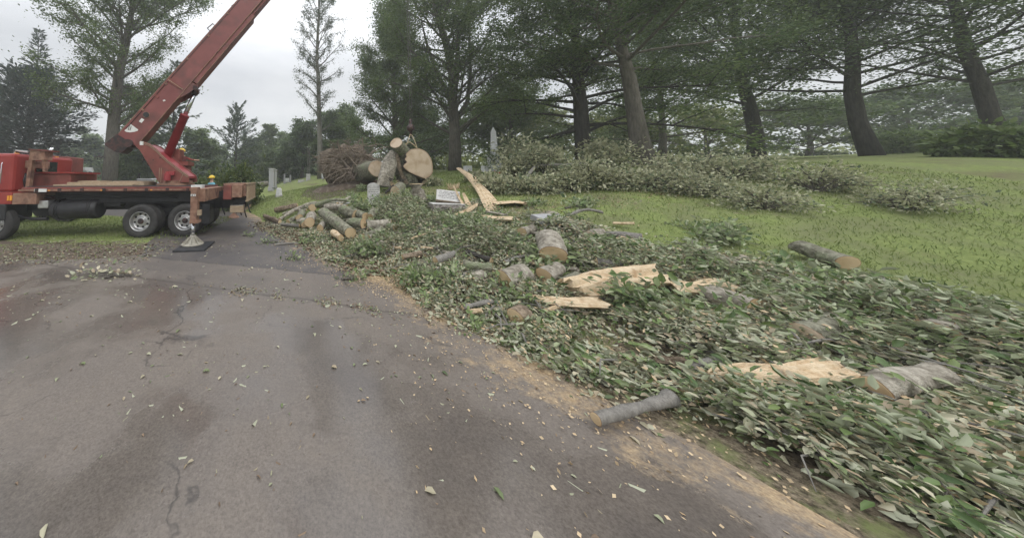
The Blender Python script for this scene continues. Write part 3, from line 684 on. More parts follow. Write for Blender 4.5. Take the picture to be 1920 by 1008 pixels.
# wheels
def wheel(px, d=0.0, r=.525, front=False):
    a, z = AL(px, 415, d)
    c = TL(a, d, r - .015)
    mb = MB()
    def ring(dd0, rad_prof, mat_, name, parent_dd=0):
        m_ = MB(); n = 40; k = 0
        for j in range(n):
            t = 2 * pi * j / n
            for (rr, dd) in rad_prof: m_.v.append(TL(a + cos(t) * rr, dd0 + dd, r - .015 + sin(t) * rr))
        q = len(rad_prof)
        for j in range(n):
            for i in range(q - 1): m_.f.append((j * q + i, ((j + 1) % n) * q + i, ((j + 1) % n) * q + i + 1, j * q + i + 1))
        return m_
    R_ = r
    tyre = [(R_ * .56, .03), (R_ * .60, .0), (R_ * .80, -.012), (R_ * .93, .0), (R_ * .99, .03), (R_, .06)]
    for g_ in range(4): tyre += [(R_, .085 + g_ * .035), (R_ * .982, .09 + g_ * .035), (R_ * .982, .10 + g_ * .035), (R_, .105 + g_ * .035)]
    tyre += [(R_ * .99, .25), (R_ * .92, .275), (R_ * .56, .27)]
    W_ = thingpart('wheel', ring(d, tyre, None, ''), M['rubber'], truck, True)
    if not front:
        t2 = ring(d + .33, tyre, None, ''); sub(W_, 'inner_tyre', t2, M['rubber'])
    rim = [(R_ * .58, .0), (R_ * .565, -.005), (R_ * .54, .02), (R_ * .50, .10), (R_ * .47, .13), (R_ * .30, .11), (R_ * .24, .10), (R_ * .22, .06), (R_ * .20, .05), (0.001, .05)]
    sub(W_, 'rim', ring(d, rim, None, ''), M['alu'])
    mh = MB()
    for j in range(8):
        t = 2 * pi * (j + .3) / 8; p0 = TL(a + cos(t) * R_ * .39, d + .118, r + sin(t) * R_ * .39); mh.tube([p0 - NN * .012, p0 + NN * .01], .035, 10)
    sub(W_, 'hand_hole', mh, M['black'])
    mh = MB(); p0 = TL(a, d + .09, r - .015); mh.tube([p0 + NN * .05, p0 - NN * .04, p0 - NN * .075], [R_ * .19, R_ * .18, R_ * .11], 14); sub(W_, 'hub', mh, M['grease'])
    mh = MB()
    for j in range(10):
        t = 2 * pi * j / 10; p0 = TL(a + cos(t) * R_ * .265, d + .10, r - .015 + sin(t) * R_ * .265); mh.tube([p0 + NN * .01, p0 - NN * .03], .014, 6)
    sub(W_, 'lug_nut', mh, M['alu'])
def thingpart(name, mb, m, parent, smooth=False): return mb.build(name, m, parent, smooth=smooth)
def sub(par, name, mb, m, smooth=True):
    o = mb.build(name, m, truck if par.parent == truck else par.parent, smooth=smooth)
    for q_ in getattr(mb, 'outs', [o]): q_.parent = par
    return o
wheel(262); wheel(345.5)
a_f, _ = AL(-16, 415, 0); wheel(-14, .05, .52, front=True)
# far side wheels
for px in (262, 345.5):
    a, _ = AL(px, 415, 0); m_ = MB(); m_.tube([TL(a, 1.75, .51), TL(a, 1.8, .51), TL(a, 2.4, .51), TL(a, 2.45, .51)], [.46, .52, .52, .46], 32); m_.build('far_wheel', M['rubber'], truck, smooth=True)
mb = MB()
for px in (262, 345.5): a, _ = AL(px, 415, 0); mb.tube([TL(a, .3, .51), TL(a, 2.2, .51)], .09, 10)
a, _ = AL(304, 415, 0); mb.box(TL(a, .65, .75), (1.3, .12, .22), RT); mb.box(TL(a, 1.85, .75), (1.3, .12, .22), RT)
mb.build('axle', M['black'], truck)
# mudflap
mb = MB(); tbox(mb, 379, 393, 382, 419, .05, .55); mb.build('mudflap', M['black'], truck)
# fuel tank
mb = MB(); p0 = T(103, 392, .38); p1 = T(188, 392, .38); z = p0.z - .0
c0v = TL((p0 - O).dot(EX), .42, z); c1v = TL((p1 - O).dot(EX), .42, z)
e = (c1v - c0v).normalized(); mb.tube([c0v, c0v + e * .04, c1v - e * .04, c1v], [.27, .31, .31, .27], 28); tank = mb.build('fuel_tank', M['black'], truck, smooth=True)
mb = MB()
for t in (.12, .17, .82, .87): q = c0v.lerp(c1v, t); mb.tube([q - e * .018, q + e * .018], .322, 28)
sub(tank, 'tank_strap', mb, M['hose'])
mb = MB(); tbox(mb, 70, 90, 376, 391, .1, .5); mb.build('air_tank', M['alu'], truck, smooth=False, bevel=.03)
# under frame pipe and fender at the far left
mb = MB(); mb.tube([T(-20, 418, .3), T(8, 414, .3), T(35, 405, .3), T(60, 410, .3), T(90, 410, .3)], .05, 8); mb.build('exhaust_pipe', M['hose'], truck, smooth=True)
mb = MB(); tbox(mb, -40, 22, 360, 383, .02, .6); mb.build('side_box', M['cabred'], truck, bevel=.015)
mb = MB(); tbox(mb, 23, 68, 362, 383, .0, .8); mb.build('outrigger_housing', M['rust'], truck, bevel=.01)
mb = MB(); tbox(mb, 13, 16.5, 367, 376, -.005, .02); tbox(mb, 18, 22, 366.5, 376, -.005, .02); mb.build('marker_light', M['amber'], truck)
# cab (rear part in view at the left edge)
mb = MB(); a0c = AL(-150, 330, .1)[0]; a1c = AL(24, 330, .1)[0]; zc0 = AL(10, 360, .1)[1]; zc1 = AL(10, 287, .1)[1]
mb.box(TL((a0c + a1c) / 2, 1.25, (zc0 + zc1) / 2), (a1c - a0c, 2.3, zc1 - zc0), RT); cab = mb.build('cab', M['cabred'], truck, bevel=.09)
mb = MB(); mb.box(TL(a1c - 1.6, .09, zc0 + (zc1 - zc0) * .68), (.8, .02, .5), RT); sub(cab, 'window', mb, M['glass'], False)
# headache rack / boom rest and hose bundle
mb = MB()
for px in (51, 57): pass
for d in (.35,):
    mb.prism([T(47, 352, d), T(54, 352, d), T(62, 290, d), T(58, 282, d), T(56, 282, d)], NN * .12)
    mb.prism([T(80, 322, d), T(84, 322, d), T(83, 284, d), T(78, 284, d)], NN * .12)
mb.prism([T(57, 281, .3), T(84, 281, .3), T(83, 300, .3), T(60, 300, .3)], NN * .3)
mb.build('boom_rest_tower', M['rust'], truck)
mb = MB(); mb.prism([T(53, 279, .25), T(87, 281, .25), T(87, 283, .25), T(53, 281, .25)], NN * .5); mb.build('tower_cap', M['red'], truck)
mb = MB()
mb.tube([T(27, 340, .5), T(27, 286, .5), T(30, 282, .5), T(53, 284, .5)], .018, 6); mb.tube([T(27, 288, 1.5), T(30, 283, 1.5), T(53, 286, 1.5)], .018, 6)
mb.tube([T(24, 300, .5), T(24, 318, .5), T(28, 320, .5)], .015, 6)
mb.build('guard_rail', M['alu'], truck)
mb = MB(); tbox(mb, 31, 55, 301, 315, .45, 1.2); mb.build('valve_box', M['rust'], truck, bevel=.015)
for i in range(6):
    mb = MB(); x = 26 + i * 4; mb.tube([T(x, 312, .6 + .05 * i), T(x - 2, 322, .5), T(x + 4 + i, 338, .45), T(x + 7 + i, 352, .5)], .034, 7); mb.build('hydraulic_hose', M['hose'], truck, smooth=True)
# tool box with lid behind the tower
mb = MB(); tbox(mb, 58, 132, 326, 350, .75, 1.9); tb_ = mb.build('tool_box', M['red'], truck, bevel=.02)
mb = MB(); tbox(mb, 57, 140, 322.5, 325.5, .7, 1.95); sub(tb_, 'lid', mb, M['cabred'], False)
# turntable and turret
mb = MB(); a, z = AL(325, 346, 1.0); mb.tube([TL(a, 1.25, DZ + .0), TL(a, 1.25, DZ + .09)], .62, 32); mb.tube([TL(a, 1.25, DZ + .09), TL(a, 1.25, DZ + .19)], .54, 32); mb.build('turntable', M['rust'], truck)
turr = [(262, 268), (268, 265), (280, 269), (293, 279), (312, 298), (334, 315), (352, 328), (354, 333), (354, 342), (297, 342), (292, 333), (277, 307), (262, 282), (252, 272)]
for d in (.78, 1.62):
    mb = MB(); mb.prism([T(x, y, d) if d < 1 else TL(*(lambda q: (q[0], d, q[1]))(AL(x, y, .78))) for x, y in turr], NN * .06); mb.build('turret_plate', M['red'], truck, bevel=.006)
al = [AL(x, y, .78) for x, y in turr]
mb = MB(); mb.prism([TL(al[i][0], .84, al[i][1] - .04) for i in (1, 2, 3, 4, 5, 6)] + [TL(al[i][0] - .0, .84, al[i][1] - .12) for i in (6, 5, 4, 3, 2, 1)], NN * .78); mb.build('turret_cover', M['cylred'], truck)
mb = MB()
for off in (0, -.05):
    pts = [TL(al[i][0], .765, al[i][1] - .03 + off) for i in (1, 2, 3, 4, 5, 6)]; mb.tube(pts, .008, 4)
mb.tube([TL(al[9][0] + .08, .77, al[9][1]), TL(al[9][0] + .08, .77, al[9][1] + .5)], .01, 4); mb.tube([TL(al[9][0] + .02, .77, al[9][1]), TL(al[9][0] + .02, .77, al[9][1] + .5)], .01, 4)
mb.tube([T(336, 341, .77), T(345, 323, .77), T(353, 331, .77)], .01, 4)
mb.build('weld_seam', M['timber'], truck)
mb = MB(); a, z = AL(312, 330, .6); mb.tube([TL(a, .68, z - .16), TL(a, .68, z + .08)], .11, 14); mb.tube([TL(a, .68, z + .08), TL(a, .68, z + .16)], .07, 12); mb.box(TL(a + .14, .70, z + .1), (.16, .1, .14), RT)
mb.build('swing_motor', M['cylred'], truck)
mb = MB(); tbox(mb, 262, 269, 265, 272, .77, .775); mb.build('warning_label', M['white'], truck)
mb = MB()
for x, y in ((269, 300), (287, 300), (277, 308), (300, 296)): p = T(x, y, .77); mb.tube([p, p + NN * .03], .025, 8)
mb.build('bolt', M['grease'], truck)
# counter box and railing right of turret (operator station)
mb = MB(); tbox(mb, 322, 336, 279, 303, 1.7, 2.2); mb.build('seat_back', M['red'], truck, bevel=.03)
mb = MB(); tbox(mb, 320, 352, 303, 310, 1.7, 2.4); tbox(mb, 343, 352, 302, 340, 1.9, 2.3); mb.build('operator_platform', M['red'], truck)
mb = MB()
for i in range(4): p = T(343 + i * 2.5, 303, 1.75); mb.tube([p, p + EZ * .18, p + EZ * .2 - NN * .05], .012, 5)
mb.build('control_lever', M['grease'], truck)
# boom: from the tail near the turntable to the tip above the hanging trunk
B0 = T(222, 268, 1.2); HOOK = W(771, 236, 13.1)
def bpt(px, py):                    # point of the boom plane above a pixel: plane through B0 and the hook line
    n = Vector((HOOK.x - B0.x, HOOK.y - B0.y, 0)).normalized(); n = Vector((-n.y, n.x, 0))
    r = ray(px, py); return CAMP + r * ((B0 - CAMP).dot(n) / r.dot(n))
bn = Vector((HOOK.x - B0.x, HOOK.y - B0.y, 0)).normalized(); bh = bn.copy(); bn = Vector((-bn.y, bn.x, 0))
lo0, hi0 = bpt(268, 268), bpt(243, 239)
axis_d = (bpt(452, 0) - bpt(226, 255)).normalized()
tlen = (HOOK.x - bpt(226, 255).x) / axis_d.x
U0 = bpt(226, 257); Uend = U0 + axis_d * tlen
perp = axis_d.cross(bn).normalized()
if perp.z > 0: perp = -perp
Hb = (bpt(322, 218) - bpt(300, 182)).dot(perp); Hb = max(.5, min(.95, abs(Hb)))
def boombox(s0, s1, h0, h1, w_, name, m, parent=truck, taper=0):
    mb = MB(); off = -bn * (w_ / 2)
    mb.prism([U0 + axis_d * s0 + perp * h0, U0 + axis_d * s1 + perp * h0, U0 + axis_d * (s1) + perp * (h1 - taper), U0 + axis_d * s0 + perp * h1], bn * w_)
    for i in range(len(mb.v)): mb.v[i] = mb.v[i] + off
    return mb.build(name, m, parent, bevel=.012)
def s_of(px, py): return (bpt(px, py) - U0).dot(axis_d)
def h_of(px, py): return (bpt(px, py) - U0).dot(perp)

Hb = .70; Sm = s_of(452, 0) + 1.6
main = boombox(0.05, Sm, 0, Hb, .62, 'boom', M['boomred'])
boombox(Sm, tlen * .8, .06, Hb - .06, .5, 'boom_extension', M['boomred']); boombox(tlen * .8, tlen, .12, Hb - .12, .4, 'boom_tip_section', M['boomred'])
sA, sB = s_of(368, 160), s_of(474, 35)
lowr = boombox(sA, sB, Hb + .002, Hb + .17, .56, 'boom_keel', M['boomred'])
boombox(sB, Sm + 2, Hb + .002, Hb + .10, .46, 'boom_keel', M['boomred'])
def bp(s, h, side=-1, ww=.31): return U0 + axis_d * s + perp * h + bn * (side * ww)
def onb(pts, th, name, m, lift=.004, par=main):          # plate lying on the near side of the boom, from pixels
    mb = MB(); q = [(s_of(*p_), h_of(*p_)) for p_ in pts]
    mb.prism([bp(s, h, -1, .31 + lift) for s, h in q], bn * -th); return sub(par, name, mb, m, False)
# edge flanges, ribs
mb = MB(); mb.tube([bp(.1, .0, -1, .30), bp(Sm, .0, -1, .30)], .018, 5); mb.tube([bp(.1, Hb, -1, .31), bp(Sm, Hb, -1, .31)], .016, 5)
mb.tube([bp(sA, Hb + .17, -1, .28), bp(sB, Hb + .17, -1, .28)], .014, 5); sub(main, 'flange', mb, M['rust'], False)
onb([(318, 158), (322, 152), (343, 168), (339, 172)], .02, 'rib', M['red']); onb([(294, 185), (297, 181), (303, 186), (300, 189)], .02, 'rib', M['red'])
mb = MB(); mb.tube([bp(s_of(320, 156), .05, -1, .335), bp(s_of(342, 170), Hb - .05, -1, .335)], .012, 4); sub(main, 'weld_seam', mb, M['timber'], False)
q = (s_of(279.5, 219), h_of(279.5, 219)); mb = MB(); mb.tube([bp(q[0], q[1], -1, .31), bp(q[0], q[1], -1, .322)], .115, 24); sub(main, 'pin_plate', mb, M['rust'], False)
mb = MB(); mb.tube([bp(q[0], q[1], -1, .30), bp(q[0], q[1], -1, .345)], .095, 24); sub(main, 'pivot_pin', mb, M['black'], False)
onb([(266, 231), (271, 225), (276, 228), (271, 234)], .003, 'sticker', M['white'])
sh = [(240, 248), (250, 235), (265, 246), (264, 248), (258, 250), (250, 251), (243, 250)]
onb(sh, .003, 'shield_sticker', M['white'])
onb([(246, 247), (249, 238), (250, 238), (248, 247)], .002, 'sticker_mark', M['engrave'], .009); onb([(249, 247), (252, 239), (253, 239.5), (251, 247)], .002, 'sticker_mark', M['engrave'], .009)
onb([(309, 193), (312, 191), (315, 193), (311, 195)], .002, 'paint_scuff', M['white'])
# rope guide and hook clip on the top
mb = MB(); s_ = s_of(405, 52)
mb.tube([bp(s_, 0, 0, 0), bp(s_ + .05, -.22, 0, 0), bp(s_ - .25, -.26, 0, 0), bp(s_ - .3, -.02, 0, 0)], .022, 6); s2_ = s_ + 1.3
mb.tube([bp(s2_, 0, 0, 0), bp(s2_ + .02, -.12, 0, 0), bp(s2_ - .12, -.14, 0, 0), bp(s2_ - .15, -.02, 0, 0)], .016, 6)
sub(main, 'rope_guide', mb, M['cable'])
mb = MB(); mb.tube([bp(.2, -.05, -.2, .2), bp(Sm, -.05, -.2, .2)], .012, 5); sub(main, 'hoist_rope', mb, M['cable'])
# greasy tail
mb = MB(); tl = [(228, 252), (246, 266), (243, 281), (234, 288), (224, 287), (206, 276), (203, 272), (210, 266)]
mb.prism([bp(s_of(*p_), h_of(*p_), -1, .29) for p_ in tl], bn * .58); tail = sub(main, 'boom_tail', mb, M['grease'], False)
rr_ = random.Random(5); mb = MB()
for i in range(14):
    p_ = Vector((rr_.uniform(212, 240), 0)); u_ = (p_.x - 210) / 30; y_ = 265 - u_ * 6 + rr_.uniform(0, 9)
    c_ = bp(s_of(p_.x, y_), h_of(p_.x, y_), -1, .31); mb.tube([c_, c_ + Vector((rr_.uniform(-.12, .12), -.04, rr_.uniform(-.06, .1)))], .025, 5)
sub(tail, 'wear_pad', mb, M['grease'])
mb = MB(); mb.tube([bpt(248, 271) - bn * .42, bpt(248, 271) + bn * .42], .14, 18); mb.build('boom_pivot', M['grease'], truck, smooth=True)
# lift cylinder
cb = bpt(314, 292); cm = bpt(347, 216); ct = bpt(368, 169)
mb = MB(); d_ = (cm - cb).normalized(); mb.tube([cb - d_ * .1, cm - d_ * .08, cm - d_ * .08, cm], [.155, .155, .17, .17], 20); cyl = mb.build('lift_cylinder', M['cylred'], truck, smooth=True)
mb = MB(); mb.tube([cm, ct], .085, 16); sub(cyl, 'piston_rod', mb, M['chrome'])
mb = MB(); mb.tube([ct - bn * .3, ct + bn * .3], .09, 14); mb.tube([ct, ct - d_ * .2], .12, 12); sub(cyl, 'rod_end', mb, M['grease'])
mb = MB(); mb.prism([bp(s_of(332, 190), Hb - .01, -1, .3), bp(s_of(362, 160), Hb - .01, -1, .3), bp(s_of(374, 165), h_of(374, 165), -1, .3), bp(s_of(358, 178), h_of(358, 178), -1, .3)], bn * .05)
mb.prism([bp(s_of(332, 190), Hb - .01, 1, .25), bp(s_of(362, 160), Hb - .01, 1, .25), bp(s_of(374, 165), h_of(374, 165), 1, .25), bp(s_of(358, 178), h_of(358, 178), 1, .25)], bn * .05)
mb.build('cylinder_bracket', M['boomred'], truck)
# sheave head at the tip
mb = MB(); mb.tube([Uend - bn * .22, Uend + bn * .22], .35, 20); mb.prism([Uend - bn * .26 + perp * .5 - axis_d * .7, Uend - bn * .26 - perp * .3, Uend - bn * .26 + axis_d * .4, Uend - bn * .26 + perp * .6], bn * .05); mb.build('boom_head', M['grease'], truck)
# hoist rope, ball and hook block
tipx = Vector((HOOK.x, HOOK.y, Uend.z)); hz = W(771, 236, 13.1)
mb = MB()
for q in ((-.05, 0), (.05, 0)): mb.tube([tipx + Vector((q[0], 0, -.3)), hz + Vector((q[0], 0, .25))], .012, 5)
mb.build('hoist_line', M['cable'], truck)
mb = MB(); c_ = W(770, 240, 13.1)
prof_ = [(.45, .04), (.40, .06), (.30, .09), (.20, .07), (.155, .10), (.10, .165), (0, .19), (-.10, .165), (-.16, .08), (-.22, .06), (-.4, .05)]
mb.tube([c_ + EZ * z_ for z_, _ in prof_], [r_ for _, r_ in prof_], 18); hb = mb.build('hook_ball', M['grease'], truck, smooth=True)
mb = MB(); h0 = c_ - EZ * .38; mb.tube([h0 + Vector((sin(t) * .07, 0, -.07 + cos(t) * .07)) for t in [0, .8, 1.6, 2.4, 3.2, 4.0]], .02, 6); sub(hb, 'hook', mb, M['grease'])
# near outrigger
mb = MB(); tbox(mb, 356.5, 369, 351, 417, -1.42, -1.17)
OC = AL(363, 400, -1.3)[0]
col = mb.build('outrigger_leg', M['rust'], truck, bevel=.012)
mb = MB(); tbox(mb, 355, 370.5, 414, 419, -1.45, -1.14); sub(col, 'leg_collar', mb, M['rust'], False)
mb = MB(); tbox(mb, 369, 376, 394, 404, -1.38, -1.25); sub(col, 'leg_bracket', mb, M['timber'], False)
mb = MB(); tbox(mb, 357.5, 367, 364, 368, -1.428, -1.42); lab_ = sub(col, 'leg_label', mb, M['white'], False)
mb = MB(); tbox(mb, 359, 362, 365, 367.5, -1.433, -1.428); tbox(mb, 363.5, 365, 365, 367.2, -1.433, -1.428); sub(col, 'label_mark', mb, M['engrave'], False)
mb = MB(); mb.tube([TL(OC, -1.3, AL(363, 417, -1.3)[1]), TL(OC, -1.3, .28)], .05, 16); sub(col, 'outrigger_rod', mb, M['chrome'])
mb = MB(); mb.tube([TL(OC, -1.3, z_) for z_ in (.31, .27, .22, .12, .09, .085, .058)], [.07, .075, .085, .15, .24, .29, .29], 24, flat=1); foot = sub(col, 'outrigger_foot', mb, M['cream'])
mb = MB()
for j in range(8):
    t = 2 * pi * j / 8 + .2; e_ = Vector((cos(t), sin(t), 0)); p_ = TL(OC, -1.3, 0)
    mb.prism([p_ + e_ * .05 + EZ * .29, p_ + e_ * .10 + EZ * .27, p_ + e_ * .28 + EZ * .088, p_ + e_ * .05 + EZ * .088], Vector((-sin(t), cos(t), 0)) * .014)
sub(col, 'foot_rib', mb, M['cream'], False)
# pad under the foot: a separate slab
pc = (G(323, 475) + G(385, 473) + G(403, 456)) / 3
pl_ = [G(323, 474), G(384, 471.5), G(403, 455), G(352, 457)]
mb = MB(); mb.prism([Vector((p_.x, p_.y, .055)) for p_ in pl_], Vector((0, 0, -.048)))
pad = mb.build('outrigger_pad', M['pad'], None, origin=(pl_[0].x, pl_[0].y, .007), bevel=.008)
tag(pad, 'square black pad lying on the asphalt under the crane foot', 'pad')
# outrigger beams and rear boxes
mb = MB(); tbox(mb, 368, 392, 353, 377, -1.25, -.9); 
mb = MB(); mb.box(TL(OC + .12, -.1, AL(380, 364, -1.1)[1] - .02), (.30, 2.3, .36), RT)
mb.build('outrigger_beam', M['rust'], truck, bevel=.01)
mb = MB(); mb.box(TL(OC + .62, 1.2, DZ - .19), (.26, 2.5, .46), RT); mb.build('rear_box', M['red'], truck, bevel=.01)
mb = MB(); mb.box(TL(OC + .92, 1.2, DZ - .15), (.32, 2.5, .42), RT); mb.build('rear_box', M['rust'], truck, bevel=.01)
mb = MB(); mb.box(TL(OC + 1.13, 1.3, DZ - .16), (.09, 2.2, .34), RT); mb.build('rear_beam', M['rust'], truck, bevel=.01)
mb = MB(); mb.box(TL(OC + .75, 1.1, DZ + .07), (.7, 1.5, .05), RT); mb.build('rear_plate', M['rust'], truck)
mb = MB()
for k in range(6): mb.box(TL(OC + 1.22, .25 + k * .40, DZ - .2), (.06, .06, .52), RT)
mb.box(TL(OC + 1.215, 1.25, DZ - .486), (.08, 2.2, .05), RT); mb.box(TL(OC + 1.215, 1.25, DZ + .088), (.08, 2.2, .05), RT)
mb.build('rear_rack', M['timber'], truck)
mb = MB(); mb.box(TL(OC + .85, 1.2, DZ - .58), (.6, 1.6, .30), RT); mb.build('rear_frame', M['black'], truck)
for k in range(4):
    mb = MB(); p_ = TL(OC + .75 + k * .16, .35, DZ - .6); mb.tube([p_, p_ + Vector((.06, 0, -.25)), p_ + Vector((.12, 0, -.3 - .08 * (k % 3)))], .022, 6); mb.build('air_hose', M['hose'], truck, smooth=True)
# far side outrigger
mb = MB(); mb.box(TL(OC, 3.2, DZ - .22), (.3, 2.0, .3), RT); mb.build('outrigger_beam', M['rust'], truck)
mb = MB(); mb.box(TL(OC + .05, 4.1, .95), (.25, .25, 1.1), RT); mb.tube([TL(OC + .05, 4.1, .5), TL(OC + .05, 4.1, .05)], .05, 10); mb.tube([TL(OC + .05, 4.1, .2), TL(OC + .05, 4.1, .02)], [.1, .28], 16); mb.build('far_outrigger_leg', M['rust'], truck)
# step box hanging at the tail
mb = MB(); a, z = AL(443, 392, 1.0)
A0, A1 = AL(431, 392, .1), AL(456, 392, .1); zt = AL(443, 385.5, .1)[1]; zb = AL(443, 398.5, .1)[1]
mb.box(TL((A0[0] + A1[0]) / 2, 1.1, (zt + zb) / 2), (A1[0] - A0[0], 2.0, zt - zb), RT); st = mb.build('rear_step_box', M['timber'], truck, bevel=.008)
mb = MB(); mb.box(TL((A0[0] + A1[0]) / 2, 1.1, zt + .006), (A1[0] - A0[0] - .02, 1.97, .012), RT); sub(st, 'tread_plate', mb, M['alu'], False)
mb = MB()
for d in (.5, 1.7): mb.box(TL(A0[0] - .02, d, zt + .12), (.08, .08, .5), RT)
mb.build('step_hanger', M['rust'], truck)
# timber mats lying on the deck
def board(name, label, p, L, w_, h_, rz, tilt=0, m='timber', group='timber mats on the crane deck', cat='board'):
    mb = MB(); R = Matrix.Rotation(rz, 3, 'Z') @ Matrix.Rotation(tilt, 3, 'Y'); k = max(1, int(w_ / .25))
    for i in range(k): mb.box(Vector(p) + R @ Vector((0, (i - (k - 1) / 2) * w_ / k, h_ / 2)), (L, w_ / k - .012, h_), R)
    o = mb.build(name, M[m], None, origin=p, bevel=.006); return tag(o, label, cat, group)
dk = lambda px, py, d, up=0: TL(AL(px, py, d)[0], d, DZ + .024 + up)
board('timber_mat', 'longest low timber mat lying along the crane deck edge', dk(185, 343, .55), 2.3, .5, .05, YAW + .02)
board('timber_mat', 'thick timber mat at the middle of the crane deck', dk(215, 343, 1.1), 2.4, .9, .12, YAW - .02)
board('timber_mat', 'upper timber mat with a pale top stacked at the left of the deck', dk(150, 343, 1.4, .005), 1.7, .7, .16, YAW + .03)
board('timber_mat', 'short timber mat with squared ends nearest the turntable', dk(252, 343, 1.9), 1.0, .9, .15, YAW)
# red truck behind, nose to the right
rt = thing('red_truck', 'second red truck with twin chrome exhaust stacks parked behind the crane truck cab', 'truck', TL(-4.2, 4.6, 0), YAW)
def rb(px0, px1, py0, py1, d0, d1, name, m, par=rt, bev=.05):
    mb = MB(); tbox(mb, px0, px1, py0, py1, d0, d1); o = mb.build(name, m, rt, bevel=bev)
    if par is not rt: o.parent = par
    return o
rcab = rb(40, 90, 290, 352, 3.6, 5.6, 'cab', M['red']); rb(62, 74, 305, 324, 3.585, 3.61, 'window', M['glass'], rcab, 0)
rb(88, 91.5, 303, 322, 3.8, 5.4, 'windscreen', M['glass'], rcab, 0)
rb(90, 134, 324, 352, 3.8, 5.4, 'hood', M['red'])
rb(0, 134, 352, 372, 3.8, 5.4, 'frame', M['black'])
mb = MB()
for x in (91, 94.5): mb.tube([T(x, 345, 3.7), T(x, 290, 3.7), T(x + 1.5, 283, 3.7), T(x + 6, 277.5, 3.7)], .045, 10)
mb.build('exhaust_stack', M['chrome'], rt, smooth=True)
for a_ in (20, 120):
    mb = MB(); q = AL(a_, 400, 3.7)[0]
    for d in (3.7, 5.2): mb.tube([TL(q, d, .5), TL(q, d + .3, .5)], .5, 24)
    mb.build('wheel', M['rubber'], rt, smooth=True)

# ------------------------------------------------------------------ people
def person(label, pelvis, joints, clothes, helmet=True, facing=0.0):
    """joints: world offsets from the pelvis; one continuous skinned body"""
    P_ = Vector(pelvis); R = Matrix.Rotation(facing, 3, 'Z')
    V_ = [('pelvis', (0, 0, 0), .14), ('waist', (0, 0, .17), .125), ('chest', (0, .0, .38), .155), ('neck', (0, 0, .54), .06), ('head', (0, .01, .66), .085), ('crown', (0, .01, .75), .08)]
    for sgn, s_ in ((-1, 'l'), (1, 'r')):
        j = joints
        V_ += [('sh' + s_, (.17 * sgn, 0, .46), .065), ('el' + s_, j['el' + s_], .045), ('wr' + s_, j['wr' + s_], .032), ('ha' + s_, tuple(Vector(j['wr' + s_]) + (Vector(j['wr' + s_]) - Vector(j['el' + s_])).normalized() * .1), .035),
               ('hip' + s_, (.09 * sgn, 0, -.05), .095), ('kn' + s_, j['kn' + s_], .065), ('an' + s_, j['an' + s_], .045), ('to' + s_, tuple(Vector(j['an' + s_]) + Vector((0, -.18, -.05))), .04)]
    ix = {k: i for i, (k, _, _) in enumerate(V_)}
    E = [('pelvis', 'waist'), ('waist', 'chest'), ('chest', 'neck'), ('neck', 'head'), ('head', 'crown')]
    for s_ in 'lr': E += [('chest', 'sh' + s_), ('sh' + s_, 'el' + s_), ('el' + s_, 'wr' + s_), ('wr' + s_, 'ha' + s_), ('pelvis', 'hip' + s_), ('hip' + s_, 'kn' + s_), ('kn' + s_, 'an' + s_), ('an' + s_, 'to' + s_)]
    me = bpy.data.meshes.new('person'); me.from_pydata([tuple(R @ Vector(c)) for _, c, _ in V_], [(ix[a], ix[b]) for a, b in E], [])
    o = bpy.data.objects.new('person', me); C.objects.link(o)
    sk = o.modifiers.new('skin', 'SKIN'); sk.use_smooth_shade = True; o.modifiers.new('sub', 'SUBSURF').levels = 2
    for i, (_, _, r_) in enumerate(V_): me.skin_vertices[0].data[i].radius = (r_, r_ * .85); me.skin_vertices[0].data[i].use_root = (i == 0)
    bpy.context.view_layer.update(); dg = bpy.context.evaluated_depsgraph_get()
    m2 = bpy.data.meshes.new_from_object(o.evaluated_get(dg)); bpy.data.objects.remove(o)
    m2.name = 'person'; b_ = bpy.data.objects.new('person', m2); C.objects.link(b_); b_.location = P_
    m2.materials.clear()
    for k in ('skin', clothes[0], clothes[1]): m2.materials.append(M[k])
    Ri = R.inverted(); hands = [Vector(V_[ix['wr' + s_]][1]) for s_ in 'lr']
    for p_ in m2.polygons:
        c = Ri @ Vector(p_.center); p_.use_smooth = True
        if c.z > .52 or min((c - h_).length for h_ in hands) < .12: p_.material_index = 0
        elif c.z > .02: p_.material_index = 1
        else: p_.material_index = 2
    mb = MB(); hc = P_ + R @ Vector((0, .01, .72))
    prof_ = [(.0, .145), (.02, .14), (.06, .13), (.10, .105), (.13, .06), (.14, .01)]
    mb.tube([hc + EZ * z_ for z_, _ in prof_], [r_ for _, r_ in prof_], 16)
    mb.prism([hc + R @ Vector((x, y, .0)) for x, y in ((-.1, -.1), (-.09, -.2), (0, -.23), (.09, -.2), (.1, -.1))], EZ * .012)
    hm = mb.build('helmet', M['helmet'], None, smooth=True)
    for v in hm.data.vertices: v.co -= P_
    hm.parent = b_
    mb = MB()
    for sgn in (-1, 1): c = P_ + R @ Vector((.033 * sgn, -.078, .665)); mb.tube([c, c + R @ Vector((0, -.008, 0))], .012, 8)
    c = P_ + R @ Vector((0, -.08, .63)); mb.tube([c, c + R @ Vector((0, -.03, -.015))], [.01, .014], 6)
    mb.build('face_feature', M['darkcloth'], None)
    for f_ in mb.outs:
        for v in f_.data.vertices: v.co -= P_
        f_.parent = b_
    return tag(b_, label, 'person')
ph = W(341, 283, 10.9); 
person('crane operator in a yellow helmet seated behind the turret with one arm stretched out', (ph.x, ph.y, ph.z - .74), dict(ell=(-.28, -.1, .25), wrl=(-.3, -.3, .2), elr=(.36, -.05, .38), wrr=(.60, -.12, .36), knl=(-.12, -.42, -.02), knr=(.12, -.42, -.02), anl=(-.12, -.42, -.44), anr=(.12, -.42, -.44)), ('redcloth', 'darkcloth'), facing=.3)
ph = W(397, 333, 12.6)
